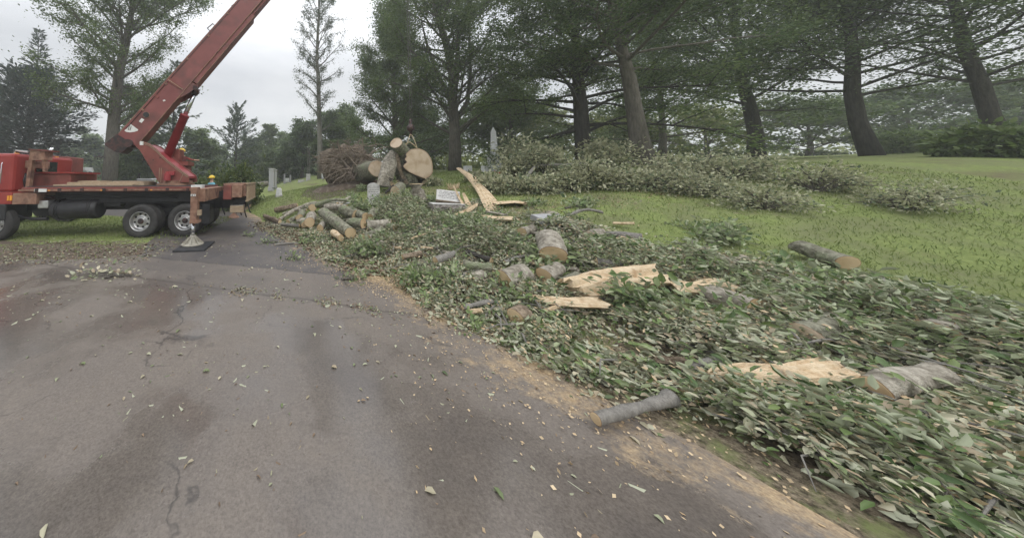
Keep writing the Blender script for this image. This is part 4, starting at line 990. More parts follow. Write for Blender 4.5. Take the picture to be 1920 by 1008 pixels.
person('worker in light blue shirt and yellow helmet standing behind the crane truck', (ph.x, ph.y, ph.z - .74), dict(ell=(-.25, -.02, .2), wrl=(-.22, -.2, .02), elr=(.25, -.02, .2), wrr=(.22, -.2, .02), knl=(-.1, -.05, -.45), knr=(.1, 0, -.45), anl=(-.11, 0, -.88), anr=(.11, .02, -.88)), ('bluecloth', 'darkcloth'), facing=-.5)

# small fittings
for k in range(9):
    mb = MB(); a_ = a0s + .45 + k * .62; mb.box(TL(a_, -.045, DZ - .09), (.09, .025, .11), RT); mb.build('stake_pocket', M['grease'], truck)
for k in range(4):
    mb = MB(); a_ = a0s + .8 + k * 1.45; mb.box(TL(a_, -.062, DZ - .10), (.05, .012, .03), RT); mb.build('marker_light', M['amber'], truck)
for k, (z_, d_) in enumerate(((.26, .31), (.33, .28), (.52, .30))):
    mb = MB(); pts = [TL(a0s + .3 + i * .45, d_ - .01 * k, DZ - z_ - .03 * (i % 2)) for i in range(10)]; mb.tube(pts, .014, 5); mb.build('hydraulic_hose', M['hose'], truck, smooth=True)
for k in range(3):
    mb = MB(); pts = [bp(.35 + k * .05, .08 + .05 * k, -1, .325), bp(3.2, .07 + .045 * k, -1, .325), bp(Sm * .93, .06 + .04 * k, -1, .325)]
    if k == 0: mb.tube(pts, .011, 5); sub(main, 'hydraulic_line', mb, M['grease'])
for k in range(7):
    mb = MB(); s_ = 1.2 + k * 1.25; mb.prism([bp(s_, .03, -1, .318), bp(s_ + .07, .03, -1, .318), bp(s_ + .07, .12, -1, .318), bp(s_, .12, -1, .318)], bn * -.02); sub(main, 'hose_clamp', mb, M['rust'], False)
mb = MB(); mb.box(TL(a1c + .006, 1.25, zc0 + (zc1 - zc0) * .68), (.012, .8, .38), RT); sub(cab, 'rear_window', mb, M['glass'], False)
for d_ in (.5, 1.25, 2.0):
    mb = MB(); mb.box(TL(a1c - .3, d_, zc1 + .02), (.10, .06, .04), RT); sub(cab, 'roof_light', mb, M['amber'], False)
mb = MB(); mb.tube([TL(a1c - .25, .05, zc0 + .25), TL(a1c - .25, .02, zc0 + .3), TL(a1c - .25, .02, zc0 + .85), TL(a1c - .25, .05, zc0 + .9)], .014, 6); sub(cab, 'grab_handle', mb, M['chrome'])
mb = MB(); mb.box(TL(a1c - .55, .085, (zc0 + zc1) / 2), (.012, .012, (zc1 - zc0) * .85), RT); sub(cab, 'door_seam', mb, M['grease'], False)
mb = MB(); a_, z_ = AL(215, 380, .5); mb.box(TL(a_, .55, DZ - .5), (.5, .35, .3), RT); mb.build('battery_box', M['black'], truck, bevel=.02)
mb = MB(); a_, z_ = AL(415, 388, .2); mb.tube([TL(a_, .3, DZ - .4), TL(a_ + .02, .28, DZ - .75), TL(a_ + .1, .3, DZ - .95)], .02, 6); mb.build('air_hose', M['hose'], truck)

mb = MB(); tbox(mb, -70, 9, 383, 414, .0, .9); mb.build('mudguard', M['black'], truck, bevel=.03)

# ------------------------------------------------------------------ cemetery stones
def stone(name, label, cat, outline, depth, m, base_px, Y=None, group=None, rz=0, bevel=.015):
    pass
def frame_at(p, rz=0, tiltx=0, tilty=0):
    return Matrix.Translation(Vector(p)) @ Matrix.Rotation(rz, 4, 'Z') @ Matrix.Rotation(tiltx, 4, 'X') @ Matrix.Rotation(tilty, 4, 'Y')
def put(o, mtx): o.matrix_basis = mtx; o.location = mtx.to_translation(); o.rotation_euler = mtx.to_euler(); return o
def empty_m(name, label, cat, mtx, group=None):
    o = bpy.data.objects.new(name, None); C.objects.link(o); put(o, mtx); return tag(o, label, cat, group)
def lpart(T_, name, mb, m, bevel=0, smooth=False):     # mesh given in the thing's own frame
    o = mb.build(name, m, None, origin=(0, 0, 0), bevel=bevel, smooth=smooth); o.parent = T_; return o
def scribble(mb, w_, z0, z1, rows, y, seed, gap=.05):
    r = random.Random(seed)
    for i in range(rows):
        z = z1 - (z1 - z0) * i / max(1, rows - 1); x = -w_ / 2 * r.uniform(.6, 1)
        while x < w_ / 2 * .9:
            l = r.uniform(.03, .09); mb.box((x + l / 2, y, z + r.uniform(-.004, .004)), (l, .004, .016)); x += l + r.uniform(.012, .03)
# rounded headstone left of the hanging trunk
g = G(701, 383); k = F / g.y; hh = 41 / k * 1.03; ww = 23 / k
Tn = empty_m('headstone', 'upright rounded grey headstone standing just left of the hanging trunk', 'headstone', frame_at((g.x, g.y, g.z - .05), -.25, -.04, -.02))
mb = MB(); o_ = [(-ww / 2, 0, 0), (ww / 2, 0, 0)] + [(ww / 2 * cos(t), 0, hh - ww * .32 + ww * .32 * sin(t)) for t in np.linspace(0, pi, 13)]
mb.prism(o_, (0, .13, 0)); lpart(Tn, 'slab', mb, M['stone'], .012)
mb = MB(); scribble(mb, ww * .8, hh * .3, hh * .8, 6, -.003, 3); lpart(Tn, 'inscription', mb, M['engrave'])
# flat grey marker stone
g = G(640, 383); k = F / g.y
Tn = board_ = MB(); 
def simple(name, label, cat, p, size, m, rz=0, tx=0, ty=0, bevel=.012, group=None, rough=0, seed=0):
    mb = MB(); mb.box((0, 0, size[2] / 2), size); o = mb.build(name, M[m], None, origin=(0, 0, 0), bevel=bevel); put(o, frame_at(p, rz, tx, ty))
    return tag(o, label, cat, group)
def nb(px, py): g = G(px, py); return g, g.y / F
g, k = nb(641, 384); simple('grave_marker', 'low slanted grey grave marker behind the log pile, nearest the rounded headstone', 'grave marker', g, (27 * k, .42, .16), 'granite', .15, .25)
# small tapered marker on the lawn
g, k = nb(523, 369); Tn = empty_m('grave_marker', 'small tapered white marker on a square base alone on the open lawn', 'grave marker', frame_at(g - Vector((0, 0, .04)), .3))
mb = MB(); mb.box((0, 0, .09), (12 * k, 12 * k, .18)); lpart(Tn, 'base', mb, M['stone'], .01)
mb = MB(); mb.tube([(0, 0, .178), (0, 0, 16 * k), (0, 0, 17.5 * k)], [6.0 * k, 4.6 * k, 3.2 * k], 4); lpart(Tn, 'shaft', mb, M['whitestone'])
# pair of big granite slabs on one plinth far away
Yd = 25
def far(px, py, Y): p = W(px, py, Y); return p
def slabstone(label, px0, px1, pyt, pyb, Y, m='granite', name='headstone', cat='headstone', group=None, dep=.3, cap=None, bury=.3):
    p0, p1 = W(px0, pyb, Y), W(px1, pyt, Y); c = Vector(((p0.x + p1.x) / 2, Y, p0.z)); zb = min(c.z, hgt(c.x, Y)) - .02
    w_, h_ = p1.x - p0.x, p1.z - zb
    T_ = empty_m(name, label, cat, frame_at((c.x, Y, zb), 0), group)
    mb = MB(); mb.box((0, 0, h_ * .08), (w_ * 1.2, dep * 1.4, h_ * .16)); lpart(T_, 'base', mb, M['granite'], .01)
    mb = MB(); mb.box((0, 0, h_ * .58), (w_, dep, h_ * .84)); lpart(T_, 'slab', mb, M[m], .02)
    if cap: mb = MB(); mb.box((0, 0, h_ * 1.015), (w_ * 1.08, dep * 1.15, .05)); lpart(T_, 'cap', mb, M['whitestone'], .01)
    return T_
slabstone('taller of two upright granite slabs on the far lawn, with a pale cap', 505, 515, 317, 347, 24, cap=1, dep=.7)
slabstone('thinner upright granite slab directly behind the taller capped slab', 515, 519, 319, 347, 25.5, cap=1, dep=.5)
slabstone('thin dark stone post left of the low white block', 532, 535, 326, 341, 33, 'granite', 'stone_post', 'stone post', dep=.3)
slabstone('thin dark stone post right of the low white block', 543, 546, 328, 341, 33, 'granite', 'stone_post', 'stone post', dep=.3)
slabstone('low white block between two dark posts', 535, 542, 334, 341, 34, 'whitestone', dep=.3)
slabstone('small low pale headstone lying wide in the middle of the far lawn', 559, 571, 337, 342, 27, 'stone', dep=.3)
slabstone('tapered grey monument at the foot of the bare mast', 574, 582, 327, 340, 28, 'stone', 'monument', 'monument', cap=1, dep=.4)
slabstone('white gravestone top peeking over roots left of the root plate', 603, 609, 316, 336, 26, 'whitestone', dep=.3)
slabstone('upright white stone block beside the obelisk, left one', 872, 882, 311, 328, 17.5, 'whitestone', 'gravestone', 'gravestone', dep=.4)
slabstone('square white gravestone directly in front of the obelisk', 906, 930, 311, 333, 16.2, 'whitestone', 'gravestone', 'gravestone', dep=.4)
slabstone('low grey stone bench like slab between fallen crown heaps', 1028, 1058, 329, 343, 12.6, 'granite', 'gravestone', 'gravestone', dep=.5)
slabstone('wide low grey stone behind the fallen crown, left of the black trunk', 990, 1018, 318, 330, 15.5, 'granite', 'gravestone', 'gravestone', dep=.5)
slabstone('grey stone block far right between the black and leaning trunks', 1176, 1205, 301, 312, 20, 'granite', 'gravestone', 'gravestone', dep=.5)
# bare ladder mast
b = gb(579, 30); Tn = thing('ladder_mast', 'thin bare mast with rungs rising behind the tapered monument', 'mast', b); hz_ = W(579, 277, 30).z
for dx in (-.13, .13):
    mb = MB(); mb.tube([(b[0] + dx, b[1], b[2] - .2), (b[0] + dx * .7, b[1], hz_)], .03, 5); mb.build('rail', M['barkgrey'], Tn)
for i in range(14):
    mb = MB(); z = b[2] + .4 + i * (hz_ - b[2] - .6) / 14; mb.tube([(b[0] - .13, b[1], z), (b[0] + .13, b[1], z)], .018, 5); mb.build('rung', M['barkgrey'], Tn)
# obelisk
Yo = 17.2; p0 = W(929, 330, Yo); ob = empty_m('obelisk', 'tall tapering grey stone obelisk on a white pedestal among fallen branches', 'obelisk', frame_at((p0.x, Yo, hgt(p0.x, Yo) - .05), .2)); z0 = hgt(p0.x, Yo) - .05
kk = Yo / F; hT = W(929, 238, Yo).z - z0; hB = W(929, 313, Yo).z - z0; hM = W(929, 292, Yo).z - z0
mb = MB(); mb.box((0, 0, hB / 2), (24 * kk, 24 * kk, hB)); lpart(ob, 'plinth', mb, M['whitestone'], .02)
mb = MB(); mb.box((0, 0, (hB + hM) / 2 + .002), (17 * kk, 17 * kk, hM - hB)); mb.box((0, 0, hM + .03), (20 * kk, 20 * kk, .09)); lpart(ob, 'pedestal', mb, M['whitestone'], .02)
mb = MB(); mb.tube([(0, 0, hM + .07), (0, 0, hT - .35), (0, 0, hT)], [8.6 * kk, 6.0 * kk, .3 * kk], 4); lpart(ob, 'shaft', mb, M['whitestone'])
fl = Vector((W(938, 327, 14.5).x, 14.5, 0)); fl.z = W(938, 329, 14.5).z
Tf = thing('flower_bouquet', 'bright red bunch of flowers in front of the square white gravestone', 'flowers', (fl.x, fl.y, hgt(fl.x, fl.y)))
rs = np.random.RandomState(9); P = rs.normal(size=(90, 3)) * np.array([.11, .08, .07]) + np.array([fl.x, fl.y, fl.z + .05]); D = rs.normal(size=(90, 3)); V, Fq = leaf_geo(P, D, rs.normal(size=(90, 3)), np.full(90, .11), np.full(90, .08), 'leaf'); npmesh('petals', V, Fq, M['flower'], Tf)
mb = MB(); mb.tube([(fl.x, fl.y, hgt(fl.x, fl.y) - .02), tuple(fl)], [.02, .03], 6); mb.build('stem', M['lf_dark'], Tf)
# far white shed, house
for px0, px1, pyt, pyb, Y, lab in ((268, 297, 336, 350, 22, 'small white box shaped tomb seen under the crane turntable'), (148, 168, 322, 345, 48, 'small white house with a grey gable roof far behind the deck')):
    p0, p1 = W(px0, pyb, Y), W(px1, pyt, Y); Tn = empty_m('white_tomb' if Y < 30 else 'house', lab, 'tomb' if Y < 30 else 'house', frame_at(((p0.x + p1.x) / 2, Y, -.02)))
    w_, h_ = p1.x - p0.x, p1.z; mb = MB(); mb.box((0, 0, h_ / 2), (w_, 1.5, h_)); lpart(Tn, 'wall', mb, M['ceramic'], .01)
    mb = MB(); mb.prism([(-w_ * .55, -.85, h_ + .002), (w_ * .55, -.85, h_ + .002), (w_ * .4, -.85, h_ + (.08 if Y < 30 else .8)), (-w_ * .4, -.85, h_ + (.08 if Y < 30 else .8))], (0, 1.7, 0)); lpart(Tn, 'roof', mb, M['granite'])
    mb = MB(); mb.box((0, -.752, h_ * .4), (w_ * .25, .02, h_ * .7)); lpart(Tn, 'door', mb, M['black'])
# toppled monument: rock faced base and inscribed block on top
g, k = nb(838, 399); wB = 56 * k; hBm = 17.5 * k
bs = empty_m('granite_plinth', 'rock faced granite monument plinth with a flat pale top right of the hanging trunk', 'plinth', frame_at(g - Vector((-.1, -.25, .04)), -.18))
mb = MB(); n_ = 14
rr = random.Random(8); fr = [[Vector((-wB / 2 + wB * i / n_, -.28 - (rr.uniform(0, .07) if 0 < j < 5 else 0), hBm * j / 5)) for i in range(n_ + 1)] for j in range(6)]
vs = [v for r_ in fr for v in r_]; mb.add(vs, [(j * (n_ + 1) + i, j * (n_ + 1) + i + 1, (j + 1) * (n_ + 1) + i + 1, (j + 1) * (n_ + 1) + i) for j in range(5) for i in range(n_)])
mb.box((0, .02, hBm / 2), (wB, .6 - .004, hBm - .004)); lpart(bs, 'block', mb, M['rough'])
mb = MB(); mb.box((0, .0, hBm + .012), (wB * 1.0, .6, .02)); lpart(bs, 'top_slab', mb, M['stone'])
pm = g + Vector((.18, .3, hBm + .05)); ms = empty_m('toppled_monument', 'white inscribed monument block knocked over and leaning back on its rock faced base', 'monument', frame_at(pm, -.3, -.75, .15))
mb = MB(); w2, h2 = 42 * k, 27 * k; mb.box((0, .12, h2 / 2), (w2, .24, h2)); lpart(ms, 'slab', mb, M['stone'], .015)
mb = MB(); scribble(mb, w2 * .85, h2 * .25, h2 * .8, 5, -.004, 5); lpart(ms, 'inscription', mb, M['engrave'])
mb = MB(); mb.box((0, .12, -.012), (w2, .24, .02)); lpart(ms, 'underside', mb, M['barkbrown'])
g, k = nb(1052, 424); simple('fallen_gravestone', 'pale grey slab tilted flat amid splintered wood on the right lawn', 'gravestone', g + Vector((0, .1, .02)), (66 * k, .62, .13), 'granite', .2, .28)
g, k = nb(1144, 468); simple('fallen_gravestone', 'small squarish pale grey stone block surrounded by chips near the right edge', 'gravestone', g, (42 * k, .38, .17), 'stone', -.1, .12)

# ------------------------------------------------------------------ fallen tree, root plate and hanging trunk
def rough_solid(rings, name, m, parent, cap0=None, cap1=None, jit=.03, seed=1, nseg=28, capm='cutpale', amp=.05, fscale=3.0):
    """rings: list of (centre, axisU, axisV, rfun(theta)) -> bark tube; separate cut faces"""
    mb = MB(); 
    for (c, u, v, rf) in rings:
        for j in range(nseg):
            t = 2 * pi * j / nseg; r = rf(t); p = c + u * (cos(t) * r) + v * (sin(t) * r)
            nz = mnoise.noise(p * fscale) * amp + mnoise.noise(p * 9) * amp * .35
            mb.v.append(p + (p - c).normalized() * nz)
    for i in range(len(rings) - 1):
        for j in range(nseg): mb.f.append((i * nseg + j, i * nseg + (j + 1) % nseg, (i + 1) * nseg + (j + 1) % nseg, (i + 1) * nseg + j))
    o = mb.build(name, M[m], parent, smooth=True)
    for w_, idx in ((cap0, 0), (cap1, len(rings) - 1)):
        if not w_: continue
        c = rings[idx][0]; ring = [mb.v[idx * nseg + j] for j in range(nseg)]; cc = sum(ring, Vector()) / nseg
        ax = (rings[1][0] - rings[0][0]).normalized() * (-1 if idx == 0 else 1)
        cutface(ring, cc, ax, parent if o.parent is None else o, capm, w_, parent)
    return o
def cutface(ring, cc, ax, par, capm, name, root):
    K = 7; n = len(ring); vs = [cc + ax * .006]; rad = [0.0]; fs = []
    for k in range(1, K + 1):
        for j in range(n): vs.append(cc.lerp(ring[j], k / K) + ax * (.006 if k < K else .002)); rad.append(k / K)
    for j in range(n): fs.append((0, 1 + j, 1 + (j + 1) % n))
    for k in range(K - 1):
        for j in range(n): a = 1 + k * n; fs.append((a + j, a + n + j, a + n + (j + 1) % n, a + (j + 1) % n))
    m_ = MB(); m_.v = vs; m_.f = fs; o = m_.build(name, M[capm], root)
    at = o.data.attributes.new('radial', 'FLOAT', 'POINT'); at.data.foreach_set('value', rad)
    if par is not root: o.parent = par
    return o
def axes(d):
    d = d.normalized(); a = d.cross(EZ)
    if a.length < .1: a = d.cross(Vector((0, 1, 0)))
    a.normalize(); return a, a.cross(d)
def log(label, p0, p1, r0, r1=None, m='bark', name='log', cat='log', group='cut logs piled beside the drive', bend=0.0, seed=0, nring=7, capm='cut', amp=.02, faces=(1, 1), forkat=None):
    amp = amp * 1.6
    p0, p1 = Vector(p0), Vector(p1); r1 = r1 or r0; d = p1 - p0; u, v = axes(d)
    T_ = thing(name, label, cat, p0, 0, group); rings = []
    for i in range(nring):
        t = i / (nring - 1); c = p0.lerp(p1, t) + EZ * (sin(pi * t) * bend); r = r0 + (r1 - r0) * t
        rings.append((c, u, v, lambda th, r=r, t=t, s=seed: r * (1 + .06 * sin(2 * th + s) + .03 * sin(3 * th + 5 * t + s))))
    o = rough_solid(rings, 'bark', m, T_, 'cut_face' if faces[0] else None, 'cut_face' if faces[1] else None, amp=amp, nseg=20, capm=capm)
    if forkat:
        t, dirv, L, r = forkat; q = p0.lerp(p1, t); mb = MB(); dv = Vector(dirv).normalized(); mb.tube([q, q + dv * L * .5, q + dv * L], [r * 1.25, r, r * .95], 12, jit=.06); mb.build('side_limb', M[m], T_, smooth=True)
    return T_
def lg(label, a, b, ra, rb=None, up=None, lift=None, **kw):
    """log between two pixels whose underside rests on the ground (radius in photo px at each end)"""
    ga = G(a[0], a[1] + ra * .9); gb_ = G(b[0], b[1] + (rb or ra) * .9)
    Ra = ra * ga.y / F; Rb = (rb or ra) * gb_.y / F; Ra = (Ra + Rb) / 2 if rb is None else Ra
    za, zb = (up or (0, 0)); e_ = .05 if lift is None else lift; za += e_; zb += e_
    return log(label, ga + EZ * (Ra * .93 + za), gb_ + EZ * (Rb * .93 + zb), Ra, Rb, **kw)
# --- root plate
Yr = 16.5; Rc = W(652, 310, Yr); kr = Yr / F
fell = thing('uprooted_tree', 'big uprooted tree stump lying on its side with raised root plate and sawn end', 'tree stump', (Rc.x, Yr, hgt(Rc.x, Yr)))
mb = MB(); n1, n2 = 44, 22; rr = random.Random(4)
for i in range(n2 + 1):
    ph_ = pi * i / n2
    for j in range(n1):
        th = 2 * pi * j / n1
        q = Vector((cos(th) * sin(ph_), cos(ph_), sin(th) * sin(ph_)))
        R_ = Vector((50 * kr, .6, 37 * kr)); p = Vector((q.x * R_.x, q.y * R_.y, q.z * R_.z))
        nz = mnoise.noise(p * 1.3) * .75 + mnoise.noise(p * 3.3) * .5 + mnoise.noise(p * 8) * .35 + mnoise.noise(p * 15) * .2
        p = p * (1 + nz * .45) + Vector((0, nz * .5, 0)); mb.v.append(Rc + p)
for i in range(n2):
    for j in range(n1): mb.f.append((i * n1 + j, i * n1 + (j + 1) % n1, (i + 1) * n1 + (j + 1) % n1, (i + 1) * n1 + j))
mb.build('root_plate', M['soil'], fell, smooth=True)
def root(pix, r0, Y0=None, seed=0):
    mb = MB(); r_ = random.Random(seed); Y0 = Y0 or Yr - .6; pts = [W(x, y, Y0 - .12 * i) for i, (x, y) in enumerate(pix)]
    dense = []
    for i in range(len(pts) - 1):
        for k in range(3): dense.append(pts[i].lerp(pts[i + 1], k / 3) + Vector((r_.uniform(-.03, .03), r_.uniform(-.03, .03), r_.uniform(-.03, .03))))
    dense.append(pts[-1]); n = len(dense); mb.tube(dense, [r0 * (1 - .75 * i / n) for i in range(n)], 7); mb.build('root', M['root'], fell, smooth=True)
for i, (pix, r0) in enumerate([([(655, 316), (640, 300), (637, 285), (632, 268), (634, 262)], .13), ([(640, 300), (648, 285), (660, 278), (676, 276), (690, 268)], .09), ([(672, 300), (682, 282), (681, 270), (680, 256)], .08),
        ([(690, 296), (700, 284), (716, 278), (730, 275)], .09), ([(700, 284), (706, 276), (702, 262), (698, 254)], .05), ([(640, 296), (620, 298), (608, 300), (598, 300)], .07), ([(650, 320), (632, 322), (615, 330), (605, 338)], .08),
        ([(655, 312), (645, 328), (630, 338), (622, 346)], .1), ([(672, 300), (664, 285), (655, 272), (652, 265)], .07), ([(685, 290), (700, 298), (708, 302)], .12), ([(640, 280), (650, 292), (668, 310), (676, 318)], .12),
        ([(681, 292), (672, 312), (668, 326), (658, 340)], .13), ([(670, 300), (660, 316), (640, 318), (620, 316)], .11), ([(690, 275), (712, 270), (725, 278)], .05), ([(660, 282), (680, 290), (700, 292)], .08), ([(615, 310), (606, 318), (600, 330)], .04), ([(610, 325), (600, 322), (590, 323)], .035)]):
    root(pix, r0 * .62, seed=i)
rs_ = random.Random(77)
for i in range(60):
    th = rs_.uniform(0, 2 * pi); rr_ = rs_.uniform(.7, 1.0); x0, y0 = 652 + cos(th) * 42 * rr_, 310 + sin(th) * 36 * rr_
    if y0 > 338: continue
    x1, y1 = x0 + cos(th) * rs_.uniform(4, 14) + rs_.uniform(-5, 5), y0 + sin(th) * rs_.uniform(2, 10) + rs_.uniform(-5, 5); mb = MB(); m1 = ((x0 + x1) / 2 + rs_.uniform(-3, 3), (y0 + y1) / 2 + rs_.uniform(-3, 3))
    mb.tube([W(x0, y0, Yr - .3), W(*m1, Yr - .4), W(x1, y1, Yr - .5)], [.03, .018, .008], 4); mb.build('root', M['root'], fell)
mb = MB(); rs_ = random.Random(78)
for i in range(420):
    th = rs_.uniform(0, 2 * pi); rr_ = rs_.uniform(.25, 1.15); x0, y0 = 654 + cos(th) * 50 * rr_, 306 + sin(th) * 36 * rr_
    if y0 > 340: continue
    Yq = Yr - .75 * (1 - min(1, rr_) ** 2) ** .5 - .1; a_ = th + rs_.uniform(-1.2, 1.2); l_ = rs_.uniform(6, 22) * (1.9 if rs_.random() < .15 else 1); x1, y1 = x0 + cos(a_) * l_, y0 + sin(a_) * l_ * .8 + rs_.uniform(-4, 4)
    q0, q1 = W(x0, y0, Yq), W(x1, y1, Yq - rs_.uniform(0, .4)); m1 = q0.lerp(q1, .5) + Vector((rs_.uniform(-.12, .12), rs_.uniform(-.1, .05), rs_.uniform(-.12, .12))); w_ = rs_.uniform(.006, .022)
    mb.tube([q0, m1, q1], [w_, w_ * .8, w_ * .25], 4)
o_ = mb.build('fine_roots', M['root'], fell); tag(o_, kind='stuff')
a = W(684, 322, 16.2); b_ = W(708.5, 317, 14.0); d = b_ - a; u, v = axes(d); kf = 14.0 / F
fu = Vector((1, 0, 0)); 
rings = []
for i in range(8):
    t = i / 7; c = a.lerp(b_, t); R_ = (19.5 - 2.5 * t + 7 * (1 - t) ** 3) * kf
    rings.append((c, u, v, lambda th, R_=R_, t=t: R_ * (1 + .07 * sin(2 * th + 1) + .10 * (1 - t) * sin(5 * th))))
rough_solid(rings, 'trunk', 'bark', fell, None, 'cut_face', amp=.05)
mb = MB(); rr_ = random.Random(31)
gm = G(650, 352)
bmx = MB(); n1 = 26
for i in range(7):
    ph_ = pi / 2 * i / 6
    for j in range(n1):
        th = 2 * pi * j / n1; x, y = cos(th) * cos(ph_) * 2.2, sin(th) * cos(ph_) * .9; p = Vector((gm.x + x, gm.y + .3 + y, 0)); p.z = hgt(p.x, p.y) - .08 + sin(ph_) * .45 + mnoise.noise(p * 2) * .18
        bmx.v.append(p)
for i in range(6):
    for j in range(n1): bmx.f.append((i * n1 + j, i * n1 + (j + 1) % n1, (i + 1) * n1 + (j + 1) % n1, (i + 1) * n1 + j))
tag(bmx.build('soil_mound', M['soil'], None, origin=(gm.x, gm.y, gm.z), smooth=True), 'brown earth heaped on the grass below the root plate', 'soil', kind='stuff')
# --- hanging trunk piece
Yh = 12.6; kh = Yh / F
hang = thing('hanging_trunk', 'huge forked trunk section hanging from the crane hook with a broad sawn face', 'trunk section', W(770, 345, Yh))
crop = [(810, 350), (835, 322), (860, 302), (900, 294), (940, 295), (985, 312), (1020, 340), (1045, 380), (1060, 420), (1066, 470), (1065, 520), (1040, 558), (1000, 580), (965, 570), (930, 555), (885, 537), (840, 515), (808, 488), (785, 462), (800, 440), (822, 425), (812, 412), (800, 395), (818, 370)]
ol = [(600 + x / 5.04, 220 + y / 5.04) for x, y in crop]
face = [W(x, y, Yh + (x - 785) * .006) for x, y in ol]; cc = sum(face, Vector()) / len(face)
back_c = W(765, 318, Yh + 1.5)
nface = len(face); rings_v = []
for t, s_, jx in ((0, 1.0, 0), (.08, 1.03, 0), (.25, 1.02, .05), (.5, .98, .1), (.8, .9, .1), (1, .8, .1)):
    c = cc.lerp(back_c, t); rings_v.append([c + (f - cc) * s_ + (f - cc).normalized() * (mnoise.noise((f + Vector((0, t * 2, 0))) * 2.5) * .09 if t else 0) for f in face])
mb = MB()
for rv in rings_v: mb.v += rv
for i in range(len(rings_v) - 1):
    for j in range(nface): mb.f.append((i * nface + j, i * nface + (j + 1) % nface, (i + 1) * nface + (j + 1) % nface, (i + 1) * nface + j))
mb.f.append(tuple((len(rings_v) - 1) * nface + j for j in range(nface)))
mb.build('trunk', M['barkmid'], hang, smooth=True)
cutface(face, cc, Vector((0, -1, 0)), hang, 'cutpale', 'cut_face', hang)
# body mass left of the face, running down to the dark fork
def taper(pix, rad, m, name, parent, Y0, Y1=None, cap=None, amp=.04, capm='cut'):
    Y1 = Y1 or Y0; n = len(pix); rings = []; pts = [W(x, y, Y0 + (Y1 - Y0) * i / (n - 1)) for i, (x, y) in enumerate(pix)]
    for i in range(n):
        dd = pts[min(i + 1, n - 1)] - pts[max(i - 1, 0)]; u, v = axes(dd)
        if i and u.dot(pu) < 0: u, v = -u, -v
        pu = u; R_ = rad[i] * Y0 / F
        rings.append((pts[i], u, v, lambda th, R_=R_, i=i: R_ * (1 + .06 * sin(2 * th + i * .4))))
    return rough_solid(rings, name, m, parent, 'cut_face' if cap == 0 else None, 'cut_face' if cap == 1 else None, amp=amp, capm=capm, nseg=24)
taper([(770, 300), (757, 285), (750, 277), (742.5, 268)], [15, 12.5, 11.2, 10.6], 'bark', 'limb_stub', hang, 13.2, 12.3, cap=1, capm='cutpale', amp=.02)
taper([(758, 280), (754, 300), (758, 322), (768, 344), (776, 352)], [13, 18, 19, 18, 12], 'bark', 'trunk_side', hang, 13.3, 13.2, amp=.07)
taper([(744, 288), (746, 305), (752, 325), (762, 345)], [3.5, 4.5, 5, 4], 'barkbrown', 'bark_ridge', hang, 12.75, 12.8, amp=.05)
# chain / sling
hk = W(770, 250, 13.1)
for q in ((762, 272), (782, 277)):
    mb = MB(); e = W(q[0], q[1], 12.9); mb.tube([hk, hk.lerp(e, .5) + Vector((0, -.05, .03)), e], .022, 6); o = mb.build('sling', M['strap'], hang); 
mb = MB(); mb.tube([W(760, 271, 12.6), W(768, 266, 12.5), W(776, 272, 12.5), W(782, 278, 12.6)], .03, 6); mb.build('sling', M['strap'], hang)
# pieces below and left of it
t2 = thing('broken_trunk', 'curved mossy broken trunk piece standing between the two big sawn faces', 'trunk section', G(725, 352))
taper([(741, 288), (733, 300), (727, 316), (722, 330), (722, 350)], [8, 13, 15, 13, 11], 'barkpale', 'bark', t2, 13.0, 12.8, cap=None, amp=.10)
t3 = thing('broken_trunk', 'short bark covered broken chunk right above the rounded headstone', 'trunk section', G(712, 348))
taper([(725, 322), (719, 325), (715, 335), (713, 348)], [4, 6, 6.5, 6], 'barkpale', 'bark', t3, 12.3, 12.1, cap=0, amp=.06, capm='cut')
g4 = G(786, 386); t4 = thing('tree_stump', 'pale grey flared stump directly under the hanging trunk', 'stump', g4)
taper([(780, 345), (781, 358), (785, 374), (789, 389)], [11.5, 11.5, 12.5, 15], 'barkpale', 'bark', t4, g4.y, g4.y, cap=0, amp=.09)
t5 = thing('sawn_log', 'log with a round sawn end showing just right of the flared stump', 'log', G(802, 356))
taper([(801, 343), (798, 340), (790, 336)], [9.5, 9.5, 9], 'barkmid', 'bark', t5, 13.0, 14.2, cap=0, amp=.02, capm='cutpale')
mb = MB(); mb.tube([W(722, 362, 12.2), W(732, 354, 12.2), W(738, 348, 12.3)], [.05, .07, .06], 8); tag(mb.build('branch', M['barkdark'], None, origin=W(722, 362, 12.2)), 'dark short branch stub propped beneath the curved mossy trunk piece', 'branch')
def splinters(label, px, py, n, hgt_px, spread, seed, Y, up=True, name='splintered_wood'):
    r_ = random.Random(seed); base = W(px, py, Y); mb = MB()
    for i in range(n):
        x = r_.uniform(-spread, spread) * Y / F; L = hgt_px * Y / F * r_.uniform(.5, 1.1); p = base + Vector((x, r_.uniform(-.1, .1), -.05)); q = p + Vector((x * .6 + r_.uniform(-.08, .08), r_.uniform(-.05, .05), L))
        mb.tube([p, p.lerp(q, .5), q], [.022, .018, .004], 4)
    T_ = mb.build(name, M['wood'], None, origin=base); return tag(T_, label, 'splinters', kind='stuff')
mb = MB(); rs_ = random.Random(91)
for i in range(70):
    x0, y0 = rs_.uniform(716, 790), rs_.uniform(335, 366); q0 = W(x0, y0, 12.9 + rs_.uniform(-.5, .5)); q1 = q0 + Vector((rs_.uniform(-.5, .5), rs_.uniform(-.3, .3), rs_.uniform(-.25, .35))); w_ = rs_.uniform(.01, .035)
    mb.tube([q0, q0.lerp(q1, .5) + Vector((0, 0, rs_.uniform(-.08, .1))), q1], [w_, w_ * .8, w_ * .3], 5)
tag(mb.build('tangled_branches', M['barkdark'], None, origin=W(750, 360, 12.9)), 'dark tangle of broken branches under the hanging trunk', 'branches', kind='stuff')
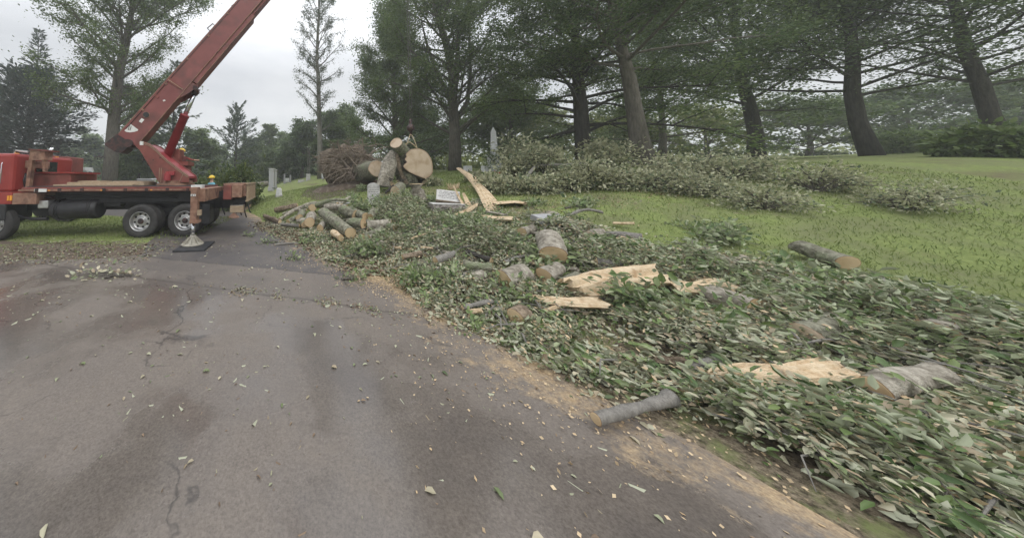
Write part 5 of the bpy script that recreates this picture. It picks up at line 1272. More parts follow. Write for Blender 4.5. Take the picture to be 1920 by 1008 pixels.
lg('thick short log with pale sawn end wedged under the hanging trunk', (752, 352), (741, 362), 9, 9.5, m='bark', capm='cutpale', group=None, seed=81)
splinters('tuft of torn wood splinters under the curved mossy trunk piece', 741, 358, 26, 22, 5, 1, 12.6)
g = G(850, 355); splinters('fan of pale wood splinters standing behind the toppled monument', 850, 354, 34, 13, 8, 2, g.y)

# ------------------------------------------------------------------ planks of split wood
def plank(label, pts, w0, w1, th=.05, m='wood', name='split_plank', cat='split wood', lift=(.09, .09), group=None, seed=0):
    """ragged plank along ground pixels; w in metres"""
    r_ = random.Random(seed); P = [G(*p) for p in pts]
    n = 12; path = []
    for i in range(n + 1):
        f = i / n * (len(P) - 1); j = min(int(f), len(P) - 2); p = P[j].lerp(P[j + 1], f - j); l_ = lift[0] + (lift[1] - lift[0]) * i / n
        p.z = max(hgt(p.x, p.y), p.z) + l_; path.append(p)
    mb = MB(); K = 16; L = []; ph = [r_.uniform(0, 6) for _ in range(K)]; am = [r_.uniform(.3, 1.5) for _ in range(K)]; e0 = [r_.uniform(-.35, .5) for _ in range(K + 1)]; e1 = [r_.uniform(-.35, .5) for _ in range(K + 1)]
    for i, p in enumerate(path):
        d = (path[min(i + 1, n)] - path[max(i - 1, 0)]); s = d.cross(EZ).normalized(); w_ = (w0 + (w1 - w0) * i / n) * (1 + r_.uniform(-.06, .06)); dn = d.normalized(); stp = (path[-1] - path[0]).length / n
        up = s.cross(d).normalized()
        if up.z < 0: up = -up
        row = []
        for k_ in range(K + 1):
            a_ = k_ / K - .5; hgt__ = (1 - (2 * a_) ** 4) * (.55 + .45 * am[k_ % K]) + .22 * sin(ph[k_ % K] + i * .5); sh = (e0[k_] if i == 0 else e1[k_] if i == n else 0) * stp * 1.4
            row.append(p + s * (a_ * w_) + up * (hgt__ * th) + dn * sh)
        row += [p + s * (.3 * w_) - up * th * .8, p - up * th * 1.0, p - s * (.3 * w_) - up * th * .8]
        L.append(row)
    k = len(L[0])
    for l_ in L: mb.v += l_
    for i in range(n):
        for j in range(k): mb.f.append((i * k + j, i * k + (j + 1) % k, (i + 1) * k + (j + 1) % k, (i + 1) * k + j))
    for q0 in (0, n * k):
        for j in range(1, k - 1): mb.f.append((q0, q0 + j, q0 + j + 1))
    return tag(mb.build(name, M[m], None, origin=P[0]), label, cat, group)
plank('long pale split plank leaning across the toppled monument right side', [(925, 393), (905, 370), (885, 352), (862, 338)], .42, .22, .06, lift=(.03, .55), seed=1)
plank('narrow splinter of wood leaning on the toppled monument front', [(874, 396), (862, 388), (852, 380)], .10, .05, .03, lift=(.03, .5), seed=2)
plank('wide torn splinter right of the toppled monument base', [(882, 394), (876, 388), (870, 382)], .2, .08, .03, lift=(.03, .3), seed=12)
plank('bent yellowish split branch pointing down left below the toppled monument', [(843, 419), (865, 407), (880, 400), (894, 391)], .12, .10, .05, seed=3)
plank('long thin pale strip curving in front of the rock faced base', [(802, 391), (815, 399), (835, 402), (853, 402)], .09, .05, .02, m='barkpale', seed=4)
plank('flat pale split slab on the lawn edge right of the bent branch', [(873, 411), (905, 414), (935, 418), (958, 417)], .18, .34, .05, seed=5)
plank('thin pale strip of wood above the flat slab on the lawn', [(912, 403), (930, 406), (951, 410)], .1, .12, .02, m='barkpale', seed=6)
plank('fan shaped heap of splinters on the lawn behind the crossed planks', [(925, 388), (945, 386), (965, 385), (985, 388)], .5, .3, .03, seed=7)
plank('reddish pale splintered slab standing below the tilted grey slab', [(1060, 425), (1080, 432), (1098, 440)], .55, .4, .12, seed=8)
plank('small broken wood end left of the tilted grey slab', [(1012, 412), (1024, 410), (1036, 406)], .2, .3, .04, m='barkpale', seed=9)
plank('large yellow half split trunk slab with bark edge at the right bottom', [(1074, 566), (1110, 560), (1155, 554), (1225, 545)], .36, .48, .12, lift=(.16, .20), seed=10)
plank('pale flat split slab at the bottom partly under leaves', [(990, 574), (1030, 582), (1075, 588), (1130, 590)], .14, .30, .04, lift=(.12, .14), seed=11)
plank('long pale splinter lying above the large yellow slab', [(1098, 541), (1140, 538), (1200, 533)], .05, .07, .02, m='barkpale', seed=13)
plank('long thin splinter strip in the middle of the leaf litter', [(785, 435), (800, 437), (815, 440)], .05, .06, .02, seed=14)
plank('small pale stick of split wood on the sawdust near the asphalt', [(757, 530), (763, 536), (769, 542)], .05, .05, .02, seed=15)
plank('pale torn splinter strip in the litter left of the vertical log', [(695, 425), (706, 417), (713, 411)], .10, .09, .04, seed=16)
plank('wood chips slab right of the squarish stone block', [(1165, 455), (1185, 462), (1200, 474)], .3, .4, .03, seed=17)
g, k = nb(1110, 572)
rb_ = log('bark covered round underside of the large yellow slab', G(1074, 578) + EZ * .03, G(1215, 556) + EZ * .03, .09, .11, m='barkmid', group=None)

sl_ = random.Random(404)
SL = [((770, 455), (800, 449)), ((735, 468), (752, 475)), ((825, 452), (862, 446)), ((900, 438), (940, 430)), ((950, 470), (985, 478)), ((985, 440), (1012, 450)), ((1000, 500), (1024, 512)), ((1090, 470), (1125, 482)), ((1110, 520), (1150, 512)), ((1170, 500), (1198, 492)),
      ((1060, 510), (1085, 520)), ((905, 555), (935, 560)), ((960, 560), (1000, 552)), ((1020, 595), (1060, 590)), ((840, 560), (862, 552)), ((830, 475), (845, 485)), ((1150, 425), (1190, 430)), ((1045, 470), (1065, 478)), ((790, 470), (812, 476)), ((1280, 520), (1330, 510)),
      ((1400, 560), (1460, 575)), ((1190, 590), (1240, 600)), ((1230, 690), (1290, 705)), ((1500, 560), (1570, 548)), ((1700, 640), (1790, 655)), ((1530, 700), (1590, 720)), ((880, 595), (905, 600)), ((1340, 660), (1390, 648))]
SLAB = ['small pale sliver of wood behind the ringed log end', 'tiny sliver by the asphalt edge below the log pile', 'thin sliver left of the dark crooked branch', 'pale sliver below the flat split slab on the lawn edge', 'short sliver right of the dark thick branch', 'sliver left of the top of the upright pointing log', 'sliver between the two pale logs in the litter', 'sliver right of the upright pointing log, below the stone block', 'sliver above the large yellow slab', 'sliver at the right edge above the large yellow slab', 'sliver below the sawn end of the upright pointing log', 'sliver below left of the thick pale log', 'sliver directly below the thick pale log', 'long sliver at the bottom under the pale flat slab', 'sliver beside the sawdust bay at the asphalt edge', 'tiny sliver right of the brown flat log', 'pale board like sliver on the open right lawn', 'short sliver right beside the vertical log top', 'sliver left of the small grey weathered log', 'sliver at the right between litter and far right grey log', "sliver just below the far right grey log's left end", 'sliver right of the pale flat bottom slab', 'sliver below the long dark far right branch', 'sliver right of the far right grey log', 'sliver behind the lower right pale log', 'sliver left of the lower right pale log', 'small sliver at the bottom by the grey stick', 'sliver above the long dark far right branch']
for i, (a_, b_) in enumerate(SL):
    plank(SLAB[i], [a_, ((a_[0] + b_[0]) / 2, (a_[1] + b_[1]) / 2 + sl_.uniform(-2, 2)), b_], sl_.uniform(.05, .14), sl_.uniform(.03, .12), .025, m=sl_.choice(['wood', 'wood', 'barkpale', 'barkbrown']), name='wood_sliver', cat='wood sliver', lift=(.07, .12), group='torn wood slivers in the litter', seed=600 + i)

# ------------------------------------------------------------------ log pile
lg('longest thick greenish log pointing at the drive in the pile', (606, 411), (657, 441), 10.5, 11.5, up=(.18, 0), seed=1)
lg('short forked log with a big yellow sawn end left in the pile', (584, 408), (580, 421), 9.5, 10, m='barkpale', seed=2, forkat=(.5, (-.9, -.15, -.1), .5, .07))
lg('small short log with a round sawn end, leftmost of the pile', (566, 402), (561, 412), 7, 7, seed=3)
lg('log seen end on with dark centre rings at the right of the pile', (735, 424), (691, 428), 9, 9.5, m='barkpale', seed=4)
lg('short thick log just left of the end on ringed log', (654, 421), (681, 424), 9, 9.5, up=(0, .02), seed=5)
lg('slim log with an orange sawn end on top of the pile', (632, 402), (651, 402.5), 5, 5.6, up=(.22, .2), m='barkpale', seed=6)
lg('thick pale barked log lying behind the top of the pile', (656, 402), (686, 416), 8, 8, up=(.1, .1), seed=7)
lg('dark ended log across the back of the pile', (596, 391), (634, 391), 6.5, 5.5, up=(.1, .1), seed=8)
lg('slim log pointing up right below the slanted grave marker', (634, 392), (657, 383), 4, 4, up=(.15, .2), m='barkpale', seed=9)
lg('long bent grey limb lying over the top of the pile', (592, 404), (665, 394), 3.6, 2.8, up=(.35, .25), bend=.14, nring=10, seed=10)
lg('gnarled brown branch leftmost along the drive edge', (496, 407), (524, 419), 4, 4, m='barkbrown', seed=11, amp=.05)
lg('brown weathered branch lying on the lawn behind the left of the pile', (516, 396), (558, 388), 4.5, 5, m='barkbrown', seed=12, amp=.05)
lg('long pale tan branch slanting up right behind the left of the pile', (524, 414), (592, 382), 3.2, 3.5, m='barkpale', bend=.12, nring=9, seed=13)
lg('second tan branch parallel to the long slanting one', (560, 396), (590, 386), 2.6, 2.8, m='barkpale', seed=14)
lg('greenish thin limb below the small leftmost log', (540, 418), (556, 410), 4, 4.5, seed=15)
lg('curved thin limb standing behind the forked log', (566, 400), (578, 398), 4, 3.6, up=(.1, .1), bend=.12, seed=16)
lg('broken pale topped half log at the front right of the pile', (684, 452), (718, 437), 9, 9.5, m='bark', seed=17)
lg('fallen limb running behind the ringed log into the leaves', (690, 420), (742, 432), 6, 7, seed=18)
lg('pale sawn log lying right across the middle of the pile', (612, 398), (640, 399), 6.5, 7, up=(.15, .15), m='barkpale', seed=71)
lg('chunky log end with pale sawn face between the small and the forked log', (566, 416), (571, 424), 6, 6.5, seed=72)
lg('short fat log with pale sawn end leaning over the thickest greenish log', (640, 408), (666, 412), 8, 8.5, up=(.25, .1), seed=73)
lg('thin pale forked limb in the grass left of the pile', (530, 403), (575, 396), 2.2, 2.6, m='barkpale', bend=.06, seed=74)
lg('grey broken limb lying in front of the small leftmost log', (528, 424), (562, 426), 3, 3.5, m='barkgrey', seed=75)
lg('pale stub log at the back right of the pile', (664, 394), (676, 398), 6, 6.5, m='barkpale', up=(.05, .05), seed=76)
lg('stubby log with pale sawn face in front of the ringed log', (700, 446), (690, 452), 8, 8.5, m='barkpale', seed=91)
lg('short log with pale sawn face on the right shoulder of the pile', (702, 408), (694, 415), 7.5, 8, m='bark', up=(.12, .05), seed=92)
lg('half hidden pale log between the thickest greenish log and the forked log', (606, 424), (600, 431), 6.5, 7, m='barkpale', seed=93)
lg('split pale topped short log resting at the front foot of the pile', (625, 440), (640, 450), 6, 6.5, m='wood', seed=94)
lg('round log end facing the camera at the back left of the pile', (588, 392), (586, 397), 6.5, 7, m='bark', up=(.1, .1), seed=95)
# logs on the litter at the right
LG = 'logs lying in the leaf litter'
lg('upright pointing grey log with its sawn end towards the camera at the right', (1030, 452), (1040, 487), 17, 20, group=LG, m='barkpale', seed=21, capm='cut')
lg('thick pale log with dark sawn end in the leaf litter front centre', (946, 532), (988, 520), 16.5, 16, group=LG, m='barkpale', seed=22)
lg('short greenish log with sawn end just behind the thick pale log', (869, 503), (924, 509), 8.5, 8, group=LG, m='bark', seed=23)
lg('small grey weathered log at the edge of the sawdust', (817, 494), (853, 483), 7, 6.5, group=LG, m='barkgrey', seed=24)
lg('dark crooked branch left of the bushy green bough', (832, 467), (878, 477), 3.5, 4, group=LG, m='barkgrey', seed=25)
lg('dark thick branch half hidden under the bushy green bough', (878, 478), (922, 494), 5, 5, group=LG, m='barkdark', seed=26)
lg('thin dark stick left of the large yellow slab', (1022, 562), (1066, 557), 3.5, 3.5, group=LG, m='barkdark', seed=27)
lg('grey stick at the bottom of the litter by the asphalt', (868, 584), (924, 572), 5, 4.5, group=LG, m='barkgrey', seed=28)
lg('long grey limb entering from the right above the stone block', (1088, 437), (1205, 452), 3, 8, group=LG, m='barkgrey', seed=29, nring=10)
lg('grey crooked branch resting over the tilted grey slab', (1064, 421), (1130, 411), 3, 2.8, up=(.12, .1), group=LG, m='barkgrey', bend=.1, nring=9, seed=30)
lg('long dark mossy branch running below the stone block', (1074, 462), (1165, 477), 5, 5, group=LG, m='barkdark', nring=9, seed=31)
lg('thin dark branch through the litter right of the rounded headstone', (700, 390), (760, 412), 3, 3, group=LG, m='barkgrey', nring=9, seed=32, bend=.08)
lg('greenish fallen limb behind the split planks on the lawn', (905, 354), (930, 348), 5, 5, group=LG, m='bark', seed=33)
lg('crooked grey branch poking out of the fallen crown', (975, 350), (1006, 328), 2.4, 2, up=(0, .35), group=LG, m='barkgrey', seed=34)
lg('long thin level branch in front of the black trunk', (1008, 328), (1104, 327), 2, 1.4, up=(.35, .35), group=LG, m='barkgrey', nring=9, seed=35)
lg('curved twig lying alone on the asphalt left of the log pile', (515, 459), (570, 456), 1.8, 1.2, group=LG, lift=0, m='barkgrey', nring=9, seed=36, bend=.02, amp=.004)
lg('small reddish stick on the asphalt below the log pile', (600, 445), (610, 457), 2.0, 1.6, group=LG, lift=0, m='barkbrown', seed=37, amp=.004)
lg('bent bare twig on the muddy asphalt at the left', (205, 507), (246, 514), 1.7, 1.8, group=LG, lift=0, m='barkbrown', seed=38, amp=.006)
lg('flat log lying on the litter right of the drive, below the ringed log', (755, 487), (790, 480), 6, 5, group=LG, m='barkbrown', seed=39)
lg('chunky short log with pale sawn end lying above the pale flat bottom slab', (1085, 528), (1058, 541), 11, 12, group=LG, m='bark', seed=61)
lg('medium grey log lying level right of the upright pointing log', (1120, 500), (1172, 508), 10, 9, group=LG, m='barkgrey', seed=62)
lg('mossy log with pale sawn end left of the bushy green bough', (845, 438), (818, 446), 7, 7.5, group=LG, m='bark', seed=63)
lg('short brown log end on at the bottom of the litter', (985, 596), (968, 604), 12, 13, group=LG, m='barkbrown', seed=64)
lg('grey limb lying slanted behind the thick pale log', (948, 498), (1010, 486), 5, 4.5, group=LG, m='barkgrey', seed=65, bend=.05)
lg('long pale limb at the right edge above the large yellow slab', (1110, 528), (1215, 520), 5, 7, group=LG, m='barkpale', seed=66, nring=9)
lg('stubby pale log between the log pile and the sawdust bay', (718, 462), (700, 470), 7, 7.5, group=LG, m='barkpale', seed=67)
lg('thick pale barked log with yellow sawn end right of the thick pale log', (1050, 508), (1022, 522), 12, 13, group=LG, m='barkpale', seed=101)
lg('short fat log with pale sawn end beside the pale splintered slab', (1125, 440), (1108, 450), 9, 10, group=LG, m='barkpale', capm='cutpale', seed=102)
lg('small pale log lying left below the tilted grey slab', (1000, 432), (980, 440), 7, 7.5, group=LG, m='barkpale', seed=103)
lg('thick half buried log at the right edge below the stone block', (1200, 494), (1168, 504), 12, 13, group=LG, m='bark', seed=104)
lg('pale log with sawn end left of the thick pale log', (905, 522), (884, 532), 9, 10, group=LG, m='barkpale', seed=105)
lg('stout grey log on the far right litter behind the far right grey log', (1400, 500), (1340, 512), 13, 14, group=LG, m='barkpale', seed=106)
lg('stout short log with pale sawn end above the lower right pale log', (1580, 620), (1520, 640), 17, 18, group=LG, m='bark', capm='cutpale', seed=107)
lg('large pale log section at the far right edge of the litter', (1860, 610), (1760, 640), 22, 23, group=LG, m='barkpale', seed=108)
plank('long pale split slab across the far right litter', [(1350, 740), (1420, 730), (1500, 735), (1570, 725)], .16, .22, .05, lift=(.12, .14), seed=109)
plank('wide yellow split slab beyond the right end of the large yellow slab', [(1260, 560), (1310, 566), (1360, 560)], .25, .35, .07, lift=(.14, .16), seed=110)
# far logs behind the truck tail
lg('far fallen trunk with a sawn end behind the crane truck tail', (500, 345), (474, 349), 4.5, 5.5, group='far felled trunks behind the truck', m='barkpale', seed=41)
lg('second far trunk lying left of the sawn one', (470, 342), (455, 345), 4, 4.5, group='far felled trunks behind the truck', m='barkpale', seed=42)
# continuing beyond the photo's right and lower edge
lg('grey log with sawn end on the litter far right', (1330, 560), (1420, 590), 17, 20, group=LG, m='barkpale', seed=51)
lg('short greenish log on the lawn far right', (1500, 470), (1590, 500), 12, 14, group=LG, m='bark', seed=52)
lg('long dark branch across the far right litter', (1280, 700), (1480, 670), 8, 10, group=LG, m='barkgrey', seed=53, nring=10)
lg('thick pale log near the lower right corner', (1640, 740), (1760, 715), 17, 17, group=LG, m='barkpale', seed=54)
lg('small grey limb in the litter right of the asphalt foreground', (1120, 800), (1260, 760), 9, 8, group=LG, m='barkgrey', seed=55, nring=9)

# ------------------------------------------------------------------ leaf litter, boughs
rs = np.random.RandomState(123)
def seg_s(x, y): return (x - EA[0]) * EN[0] + (y - EA[1]) * EN[1]
def carpet(name, label, n, sampler, L0, m, zlo, zhi, tilt=.6, shape='leaf', kind='stuff', cat='leaf litter', wf=(.4, .65)):
    X, Y, zb = sampler(n); n = len(X)
    P = np.stack([X, Y, h_np(X, Y) + .008 + zb + rs.uniform(zlo, zhi, n)], 1)
    D = rs.normal(size=(n, 3)); D[:, 2] *= tilt * .6; Nn = rs.normal(size=(n, 3)) * tilt + np.array([0, 0, 1.0])
    flip = rs.rand(n) < .45; Nn[flip] *= -1
    L = L0 * rs.uniform(.35, 1.4, n); V, Fq = leaf_geo(P, D, Nn, L, L * rs.uniform(*wf, n), shape, fold=.35)
    return tag(npmesh(name, V, Fq, M[m]), label, cat, kind=kind)
# density field for the litter: patchy, heaped near the line of the pile
fx = rs.uniform(-2, 12, 150); fy = rs.uniform(1.5, 10.5, 150); fa = rs.uniform(.25, 1, 150); fr_ = rs.uniform(.25, .75, 150)
MND = [(G(*q), r_, a_) for q, r_, a_ in [((745, 400), .9, .38), ((765, 420), .8, .30), ((715, 410), .6, .28), ((800, 425), .8, .22), ((900, 462), .6, .34), ((885, 440), .6, .25), ((1066, 440), .5, .25), ((840, 455), .6, .18), ((965, 485), .5, .16), ((1140, 495), .6, .22), ((715, 465), .45, .14), ((870, 545), .45, .16), ((1010, 565), .45, .14), ((1230, 520), .7, .25), ((1380, 530), .8, .25), ((1500, 620), .7, .2), ((1300, 640), .6, .2), ((1700, 620), .8, .25), ((1450, 800), .4, .15), ((1650, 850), .4, .15)]]
def mound(X, Y):
    z = np.zeros_like(X)
    for g_, r_, a_ in MND: z = np.maximum(z, a_ * np.clip(1 - ((X - g_.x) ** 2 + (Y - g_.y) ** 2) / r_ ** 2, 0, 1))
    return z
def heap(X, Y):
    z = np.zeros_like(X)
    for a_, b_, c_, r_ in zip(fx, fy, fa, fr_): z = np.maximum(z, c_ * np.clip(1 - ((X - a_) ** 2 + (Y - b_) ** 2) / r_ ** 2, 0, 1))
    return z
def litter_density(X, Y):
    s = seg_s(X, Y) + .35 * np.sin(Y * 2.1) * .5 + .2 * np.sin(X * 3.3 + 1)
    lim = 4.6 - .0 * Y
    d = np.clip((s + .15) / .4, 0, 1) * np.clip((lim - s) / 1.2, 0, 1)
    d = d * np.clip((10.8 - Y) / 1.2, 0, 1) * (.35 + .65 * (np.sin(X * 2.3 + Y * .8) + np.sin(Y * 3.1 - X * 1.1) > -.5))
    d = d * (1 - .85 * (np.hypot((X - 1.5) / .65, (Y - 4.95) / .45) < 1))      # bare sawdust bay
    return d
def s_litter(n):
    Xs, Ys, Zs = [], [], []; tot = 0
    while tot < n:
        m_ = n * 2; X = rs.uniform(-1.5, 11, m_); Y = 10.9 - 9.9 * rs.rand(m_) ** .75
        hp = heap(X, Y); k = rs.rand(m_) < litter_density(X, Y) * np.minimum(1, (.08 + .80 * hp ** 1.4 + 2.2 * mound(X, Y)))
        Xs.append(X[k]); Ys.append(Y[k]); mo = mound(X[k], Y[k]); Zs.append(hp[k] * .09 * rs.rand(k.sum()) + mo * rs.rand(k.sum()) ** .35); tot += k.sum()
    return np.concatenate(Xs)[:n], np.concatenate(Ys)[:n], np.concatenate(Zs)[:n]
carpet('leaf_litter', 'thick carpet of torn green and pale leaves beside the drive', 62000, s_litter, .07, 'lf_litter', 0, .04, .7)
def s_pilefront(n):
    Y = rs.uniform(5.2, 11.5, n); X = np.array([edge_at(y) for y in Y]) + rs.normal(size=n) * .28 + .12; return X, Y, np.zeros(n)
carpet('leaf_litter', 'scattered leaves and bark bits along the edge of the asphalt', 5200, s_pilefront, .09, 'deadleaf', 0, .03, .4)
def s_road(n):
    X = rs.uniform(-9, 2.4, n); Y = rs.uniform(1.0, 8.5, n); k = (seg_s(X, Y) < 0) & (rs.rand(n) < .25 + .75 * (np.sin(X * 1.7) * np.sin(Y * 2.3 + X) > .25)); return X[k], Y[k], np.zeros(k.sum())
carpet('scattered_leaves', 'single torn leaves scattered over the wet asphalt', 1300, s_road, .055, 'lf_litter', 0, .004, .15)
carpet('scattered_debris', 'brown crumbs and twigs scattered over the wet asphalt', 4200, s_road, .035, 'deadleaf', 0, .003, .2, wf=(.25, .5))
def s_line2(n):
    X = rs.uniform(-2.3, 2.1, n); Y = 4.15 - .30 * X + rs.normal(size=n) * .09 + .05 * np.sin(X * 5); k = rs.rand(n) < .12 + .88 * (np.sin(X * 4.1) + np.sin(X * 9.3 + 1) > .3); return X[k], Y[k], np.zeros(k.sum())
carpet('washed_debris', 'line of washed up leaves and twigs crossing the asphalt', 1300, s_line2, .035, 'deadleaf', 0, .012, .3)
carpet('washed_leaves', 'pale leaves caught in the line of debris across the asphalt', 120, s_line2, .06, 'lf_litter', 0, .02, .3)
def s_mud(n): return rs.uniform(-8.5, -3.9, n), rs.uniform(5.9, 8.0, n), np.zeros(n)
carpet('scattered_leaves', 'leaves trodden into the muddy strip below the crane truck', 1500, s_mud, .06, 'deadleaf', 0, .01, .3)
def s_lawn(n):
    cx_ = rs.uniform(-5, 14, 90); cy_ = rs.uniform(6, 19, 90); cr_ = rs.uniform(.1, .8, 90); i = rs.randint(0, 90, n); X = cx_[i] + rs.normal(size=n) * cr_[i]; Y = cy_[i] + rs.normal(size=n) * cr_[i]; k = (seg_s(X, Y) > .1) & (X < 11); return X[k], Y[k], np.zeros(k.sum())
carpet('lawn_debris', 'brown and green leaf bits strewn over the lawn', 4200, s_lawn, .045, 'deadleaf', 0, .03, .4)
# sawdust and chips
def s_chips(n):
    cs = [(1.45, 4.95, .45, .3), (1.45, 4.95, .45, .3), (1.1, 5.6, .4, .3), (.2, 6.6, .5, .5), (3.0, 12.0, .9, .4), (7.0, 9.6, .8, .7), (5.6, 7.2, 1.0, .5), (2.0, 4.2, .5, .5), (1.0, 8.6, .9, .6), (8.6, 6.8, 1.2, .5), (5.3, 10.4, 1.0, .3), (2.6, 2.6, .8, .6)]
    i = rs.randint(0, len(cs), n); c = np.array(cs)[i]; return c[:, 0] + rs.normal(size=n) * c[:, 2], c[:, 1] + rs.normal(size=n) * c[:, 3], np.zeros(n)
carpet('wood_chips', 'pale sawdust and wood chips strewn around the cut logs', 22000, s_chips, .022, 'chips', 0, .02, .6, shape='rhomb', wf=(.3, .9), cat='wood chips')
def s_lc(n):
    X, Y, z = s_litter(n); return X, Y, z + .03
carpet('wood_chips', 'pale shreds of bark and wood mixed through the leaf litter', 16000, s_lc, .05, 'chips', 0, .06, .7, shape='rhomb', wf=(.12, .5), cat='wood chips')
# grass
def s_grass(n):
    Y = 3 + 17 * rs.rand(n) ** 1.3; X = rs.uniform(-6, 15, n); k = (seg_s(X, Y) > .15); return X[k], Y[k], np.zeros(k.sum())
def blades(name, label, n, sampler, hL):
    X, Y, _ = sampler(n); n = len(X); P = np.stack([X, Y, h_np(X, Y) - .005], 1); D = rs.normal(size=(n, 3)) * .45 + np.array([0, 0, 1.0]); Nn = rs.normal(size=(n, 3))
    L = hL * rs.uniform(.5, 1.4, n) * (1 + Y / 20); V, Fq = leaf_geo(P, D, Nn, L, L * .15 + .002 * Y / 5, 'rhomb'); return tag(npmesh(name, V, Fq, M['grass']), label, 'grass', kind='stuff')
blades('grass', 'short green lawn grass on the rise beyond the litter', 110000, s_grass, .05)
def s_grass2(n): X = rs.uniform(-16, -4.0, n); Y = rs.uniform(6.2, 13, n); k = ~((Y < 8.3) & (rs.rand(n) < .85)); return X[k], Y[k], np.zeros(k.sum())
blades('grass', 'patchy grass growing under and behind the crane truck', 16000, s_grass2, .06)
# leafy boughs lying in the litter
def bough(label, p, L, rz, seed, m='lf_bough', n=260, hgt_=.35, lsz=.10, group='green boughs in the litter', name='leafy_bough'):
    r_ = random.Random(seed); rr = np.random.RandomState(seed); p = Vector(p); m = 'lf_litter' if 'withered' in label or 'small leafy twig' in label else m; n = n // 2 if m == 'lf_litter' else n; T_ = thing(name, label, 'leafy bough', p, 0, group); d = Vector((cos(rz), sin(rz), .12)); mb = MB()
    pts = curve_pts(p + EZ * .03, d, L, 6, -.02, r_, .1); mb.tube(pts, [.022 * (1 - i / 7) + .004 for i in range(7)], 5); cl = []
    for i in range(9):
        q = lerp_path(pts, .15 + .8 * i / 9); az = rz + r_.choice((-1, 1)) * r_.uniform(.4, 1.1); pp = curve_pts(q, (cos(az), sin(az), r_.uniform(.1, .9) * hgt_ * 3), L * .35, 3, -.05, r_, .15)
        mb.tube(pp, [.009, .007, .005, .003], 4); cl += [tuple(x) for x in pp[1:]]
    cl += [tuple(x) for x in pts[2:]]
    mb.build('stem', M['barkmid'], T_)
    cl = np.array(cl); q = cl[rr.randint(0, len(cl), n)]; P = q + rr.normal(size=(n, 3)) * np.array([.09, .09, .07]); P[:, 2] = np.maximum(P[:, 2], h_np(P[:, 0], P[:, 1]) + .01)
    D = (P - q) * 4 + rr.normal(size=(n, 3)) * .5 + np.array([d.x, d.y, 0]) * .5; Nn = rr.normal(size=(n, 3)) * .6 + np.array([0, 0, 1.0]); LL = lsz * rr.uniform(.6, 1.3, n)
    V, Fq = leaf_geo(P, D, Nn, LL, LL * rr.uniform(.4, .6, n), 'leaf'); npmesh('leaves', V, Fq, M[m], T_); return T_
BG = [((905, 470), 1.5, 1.2, .6, 'bushy green bough standing up left of the upright pointing log', 520), ((885, 445), .9, 1.9, .6, 'bushy green bough behind the dark thick branch', 380), ((930, 480), .9, .6, .4, 'green bough just right of the dark thick branch', 300),
      ((1065, 440), .8, 1.0, .5, 'green bough tuft between the upright log and the tilted grey slab', 260), ((735, 405), 1.4, 2.4, .9, 'green bough heaped right of the rounded headstone', 420), ((760, 395), 1.3, .8, .9, 'green bough below the flared stump', 420),
      ((720, 440), 1.0, .3, .4, 'green bough right of the broken half log', 340), ((760, 430), 1.1, 1.5, .4, 'green bough in the middle of the litter left side', 360), ((790, 460), 1.0, .5, .3, 'green bough in front of the dark crooked branch', 300),
      ((680, 360), .7, 1.6, .9, 'young green shoot upright at the left of the rounded headstone', 260), ((672, 372), .6, 2.2, .5, 'low green sprig left of the rounded headstone', 160), ((938, 400), .5, 1.5, .9, 'single drooping sprig standing on the lawn', 90),
      ((735, 480), .8, 2.8, .3, 'green bough at the asphalt edge above the sawdust', 280), ((860, 420), .9, .2, .3, 'green bough on the lawn edge below the bent yellowish branch', 260), ((1085, 498), .7, 2.4, .2, 'green bough right of the upright pointing log', 300),
      ((1165, 496), .8, 2.6, .2, 'green bough below the squarish stone block', 200), ((860, 540), .8, 2.9, .3, 'green bough left of the thick pale log', 260), ((1020, 530), .9, .5, .3, 'green bough right of the thick pale log', 280),
      ((925, 570), .7, .3, .25, 'green bough at the bottom below the thick pale log', 240), ((840, 385), .6, 2.6, .4, 'dark leafy sprig left of the monument base', 160), ((985, 392), .6, .4, .2, 'fallen sprig on the open lawn', 120), ((1060, 392), .7, .2, .15, 'flat brownish fallen twigs on the open right lawn', 140),
      ((232, 520), .75, 3.0, .1, 'withered leafy twig on the muddy asphalt', 90), ((190, 524), .5, .4, .1, 'small leafy twig left of the withered one', 60), ((535, 487), .25, .3, .2, 'small dark leaf clump alone on the asphalt', 40), ((455, 443), .3, .1, .1, 'small leaf clump on the asphalt right of the crane pad', 40),
      ((520, 455), .4, 3.3, .1, 'leafy end of the curved twig on the asphalt', 60), ((640, 526), .35, .1, .1, 'pale leafy sprig on the asphalt in the middle', 60), ((1320, 470), 1.2, .5, .4, 'green bough on the litter far right', 340), ((1450, 640), 1.1, 2.5, .35, 'green bough low in the far right litter', 320), ((1560, 590), 1.2, .7, .35, 'green bough left of the lower right log', 320), ((1250, 620), .9, 1.0, .3, 'green bough below the far right grey log', 300)]
for i, (px_, L, rz, hh_, lab, n_) in enumerate(BG):
    bough(lab, G(*px_), L, rz, 300 + i, n=int(n_ * 1.7), hgt_=hh_, lsz=.10 if L > .55 else .07)
def s_bl(n):
    X, Y, z = s_litter(n); return X, Y, z * 1.6
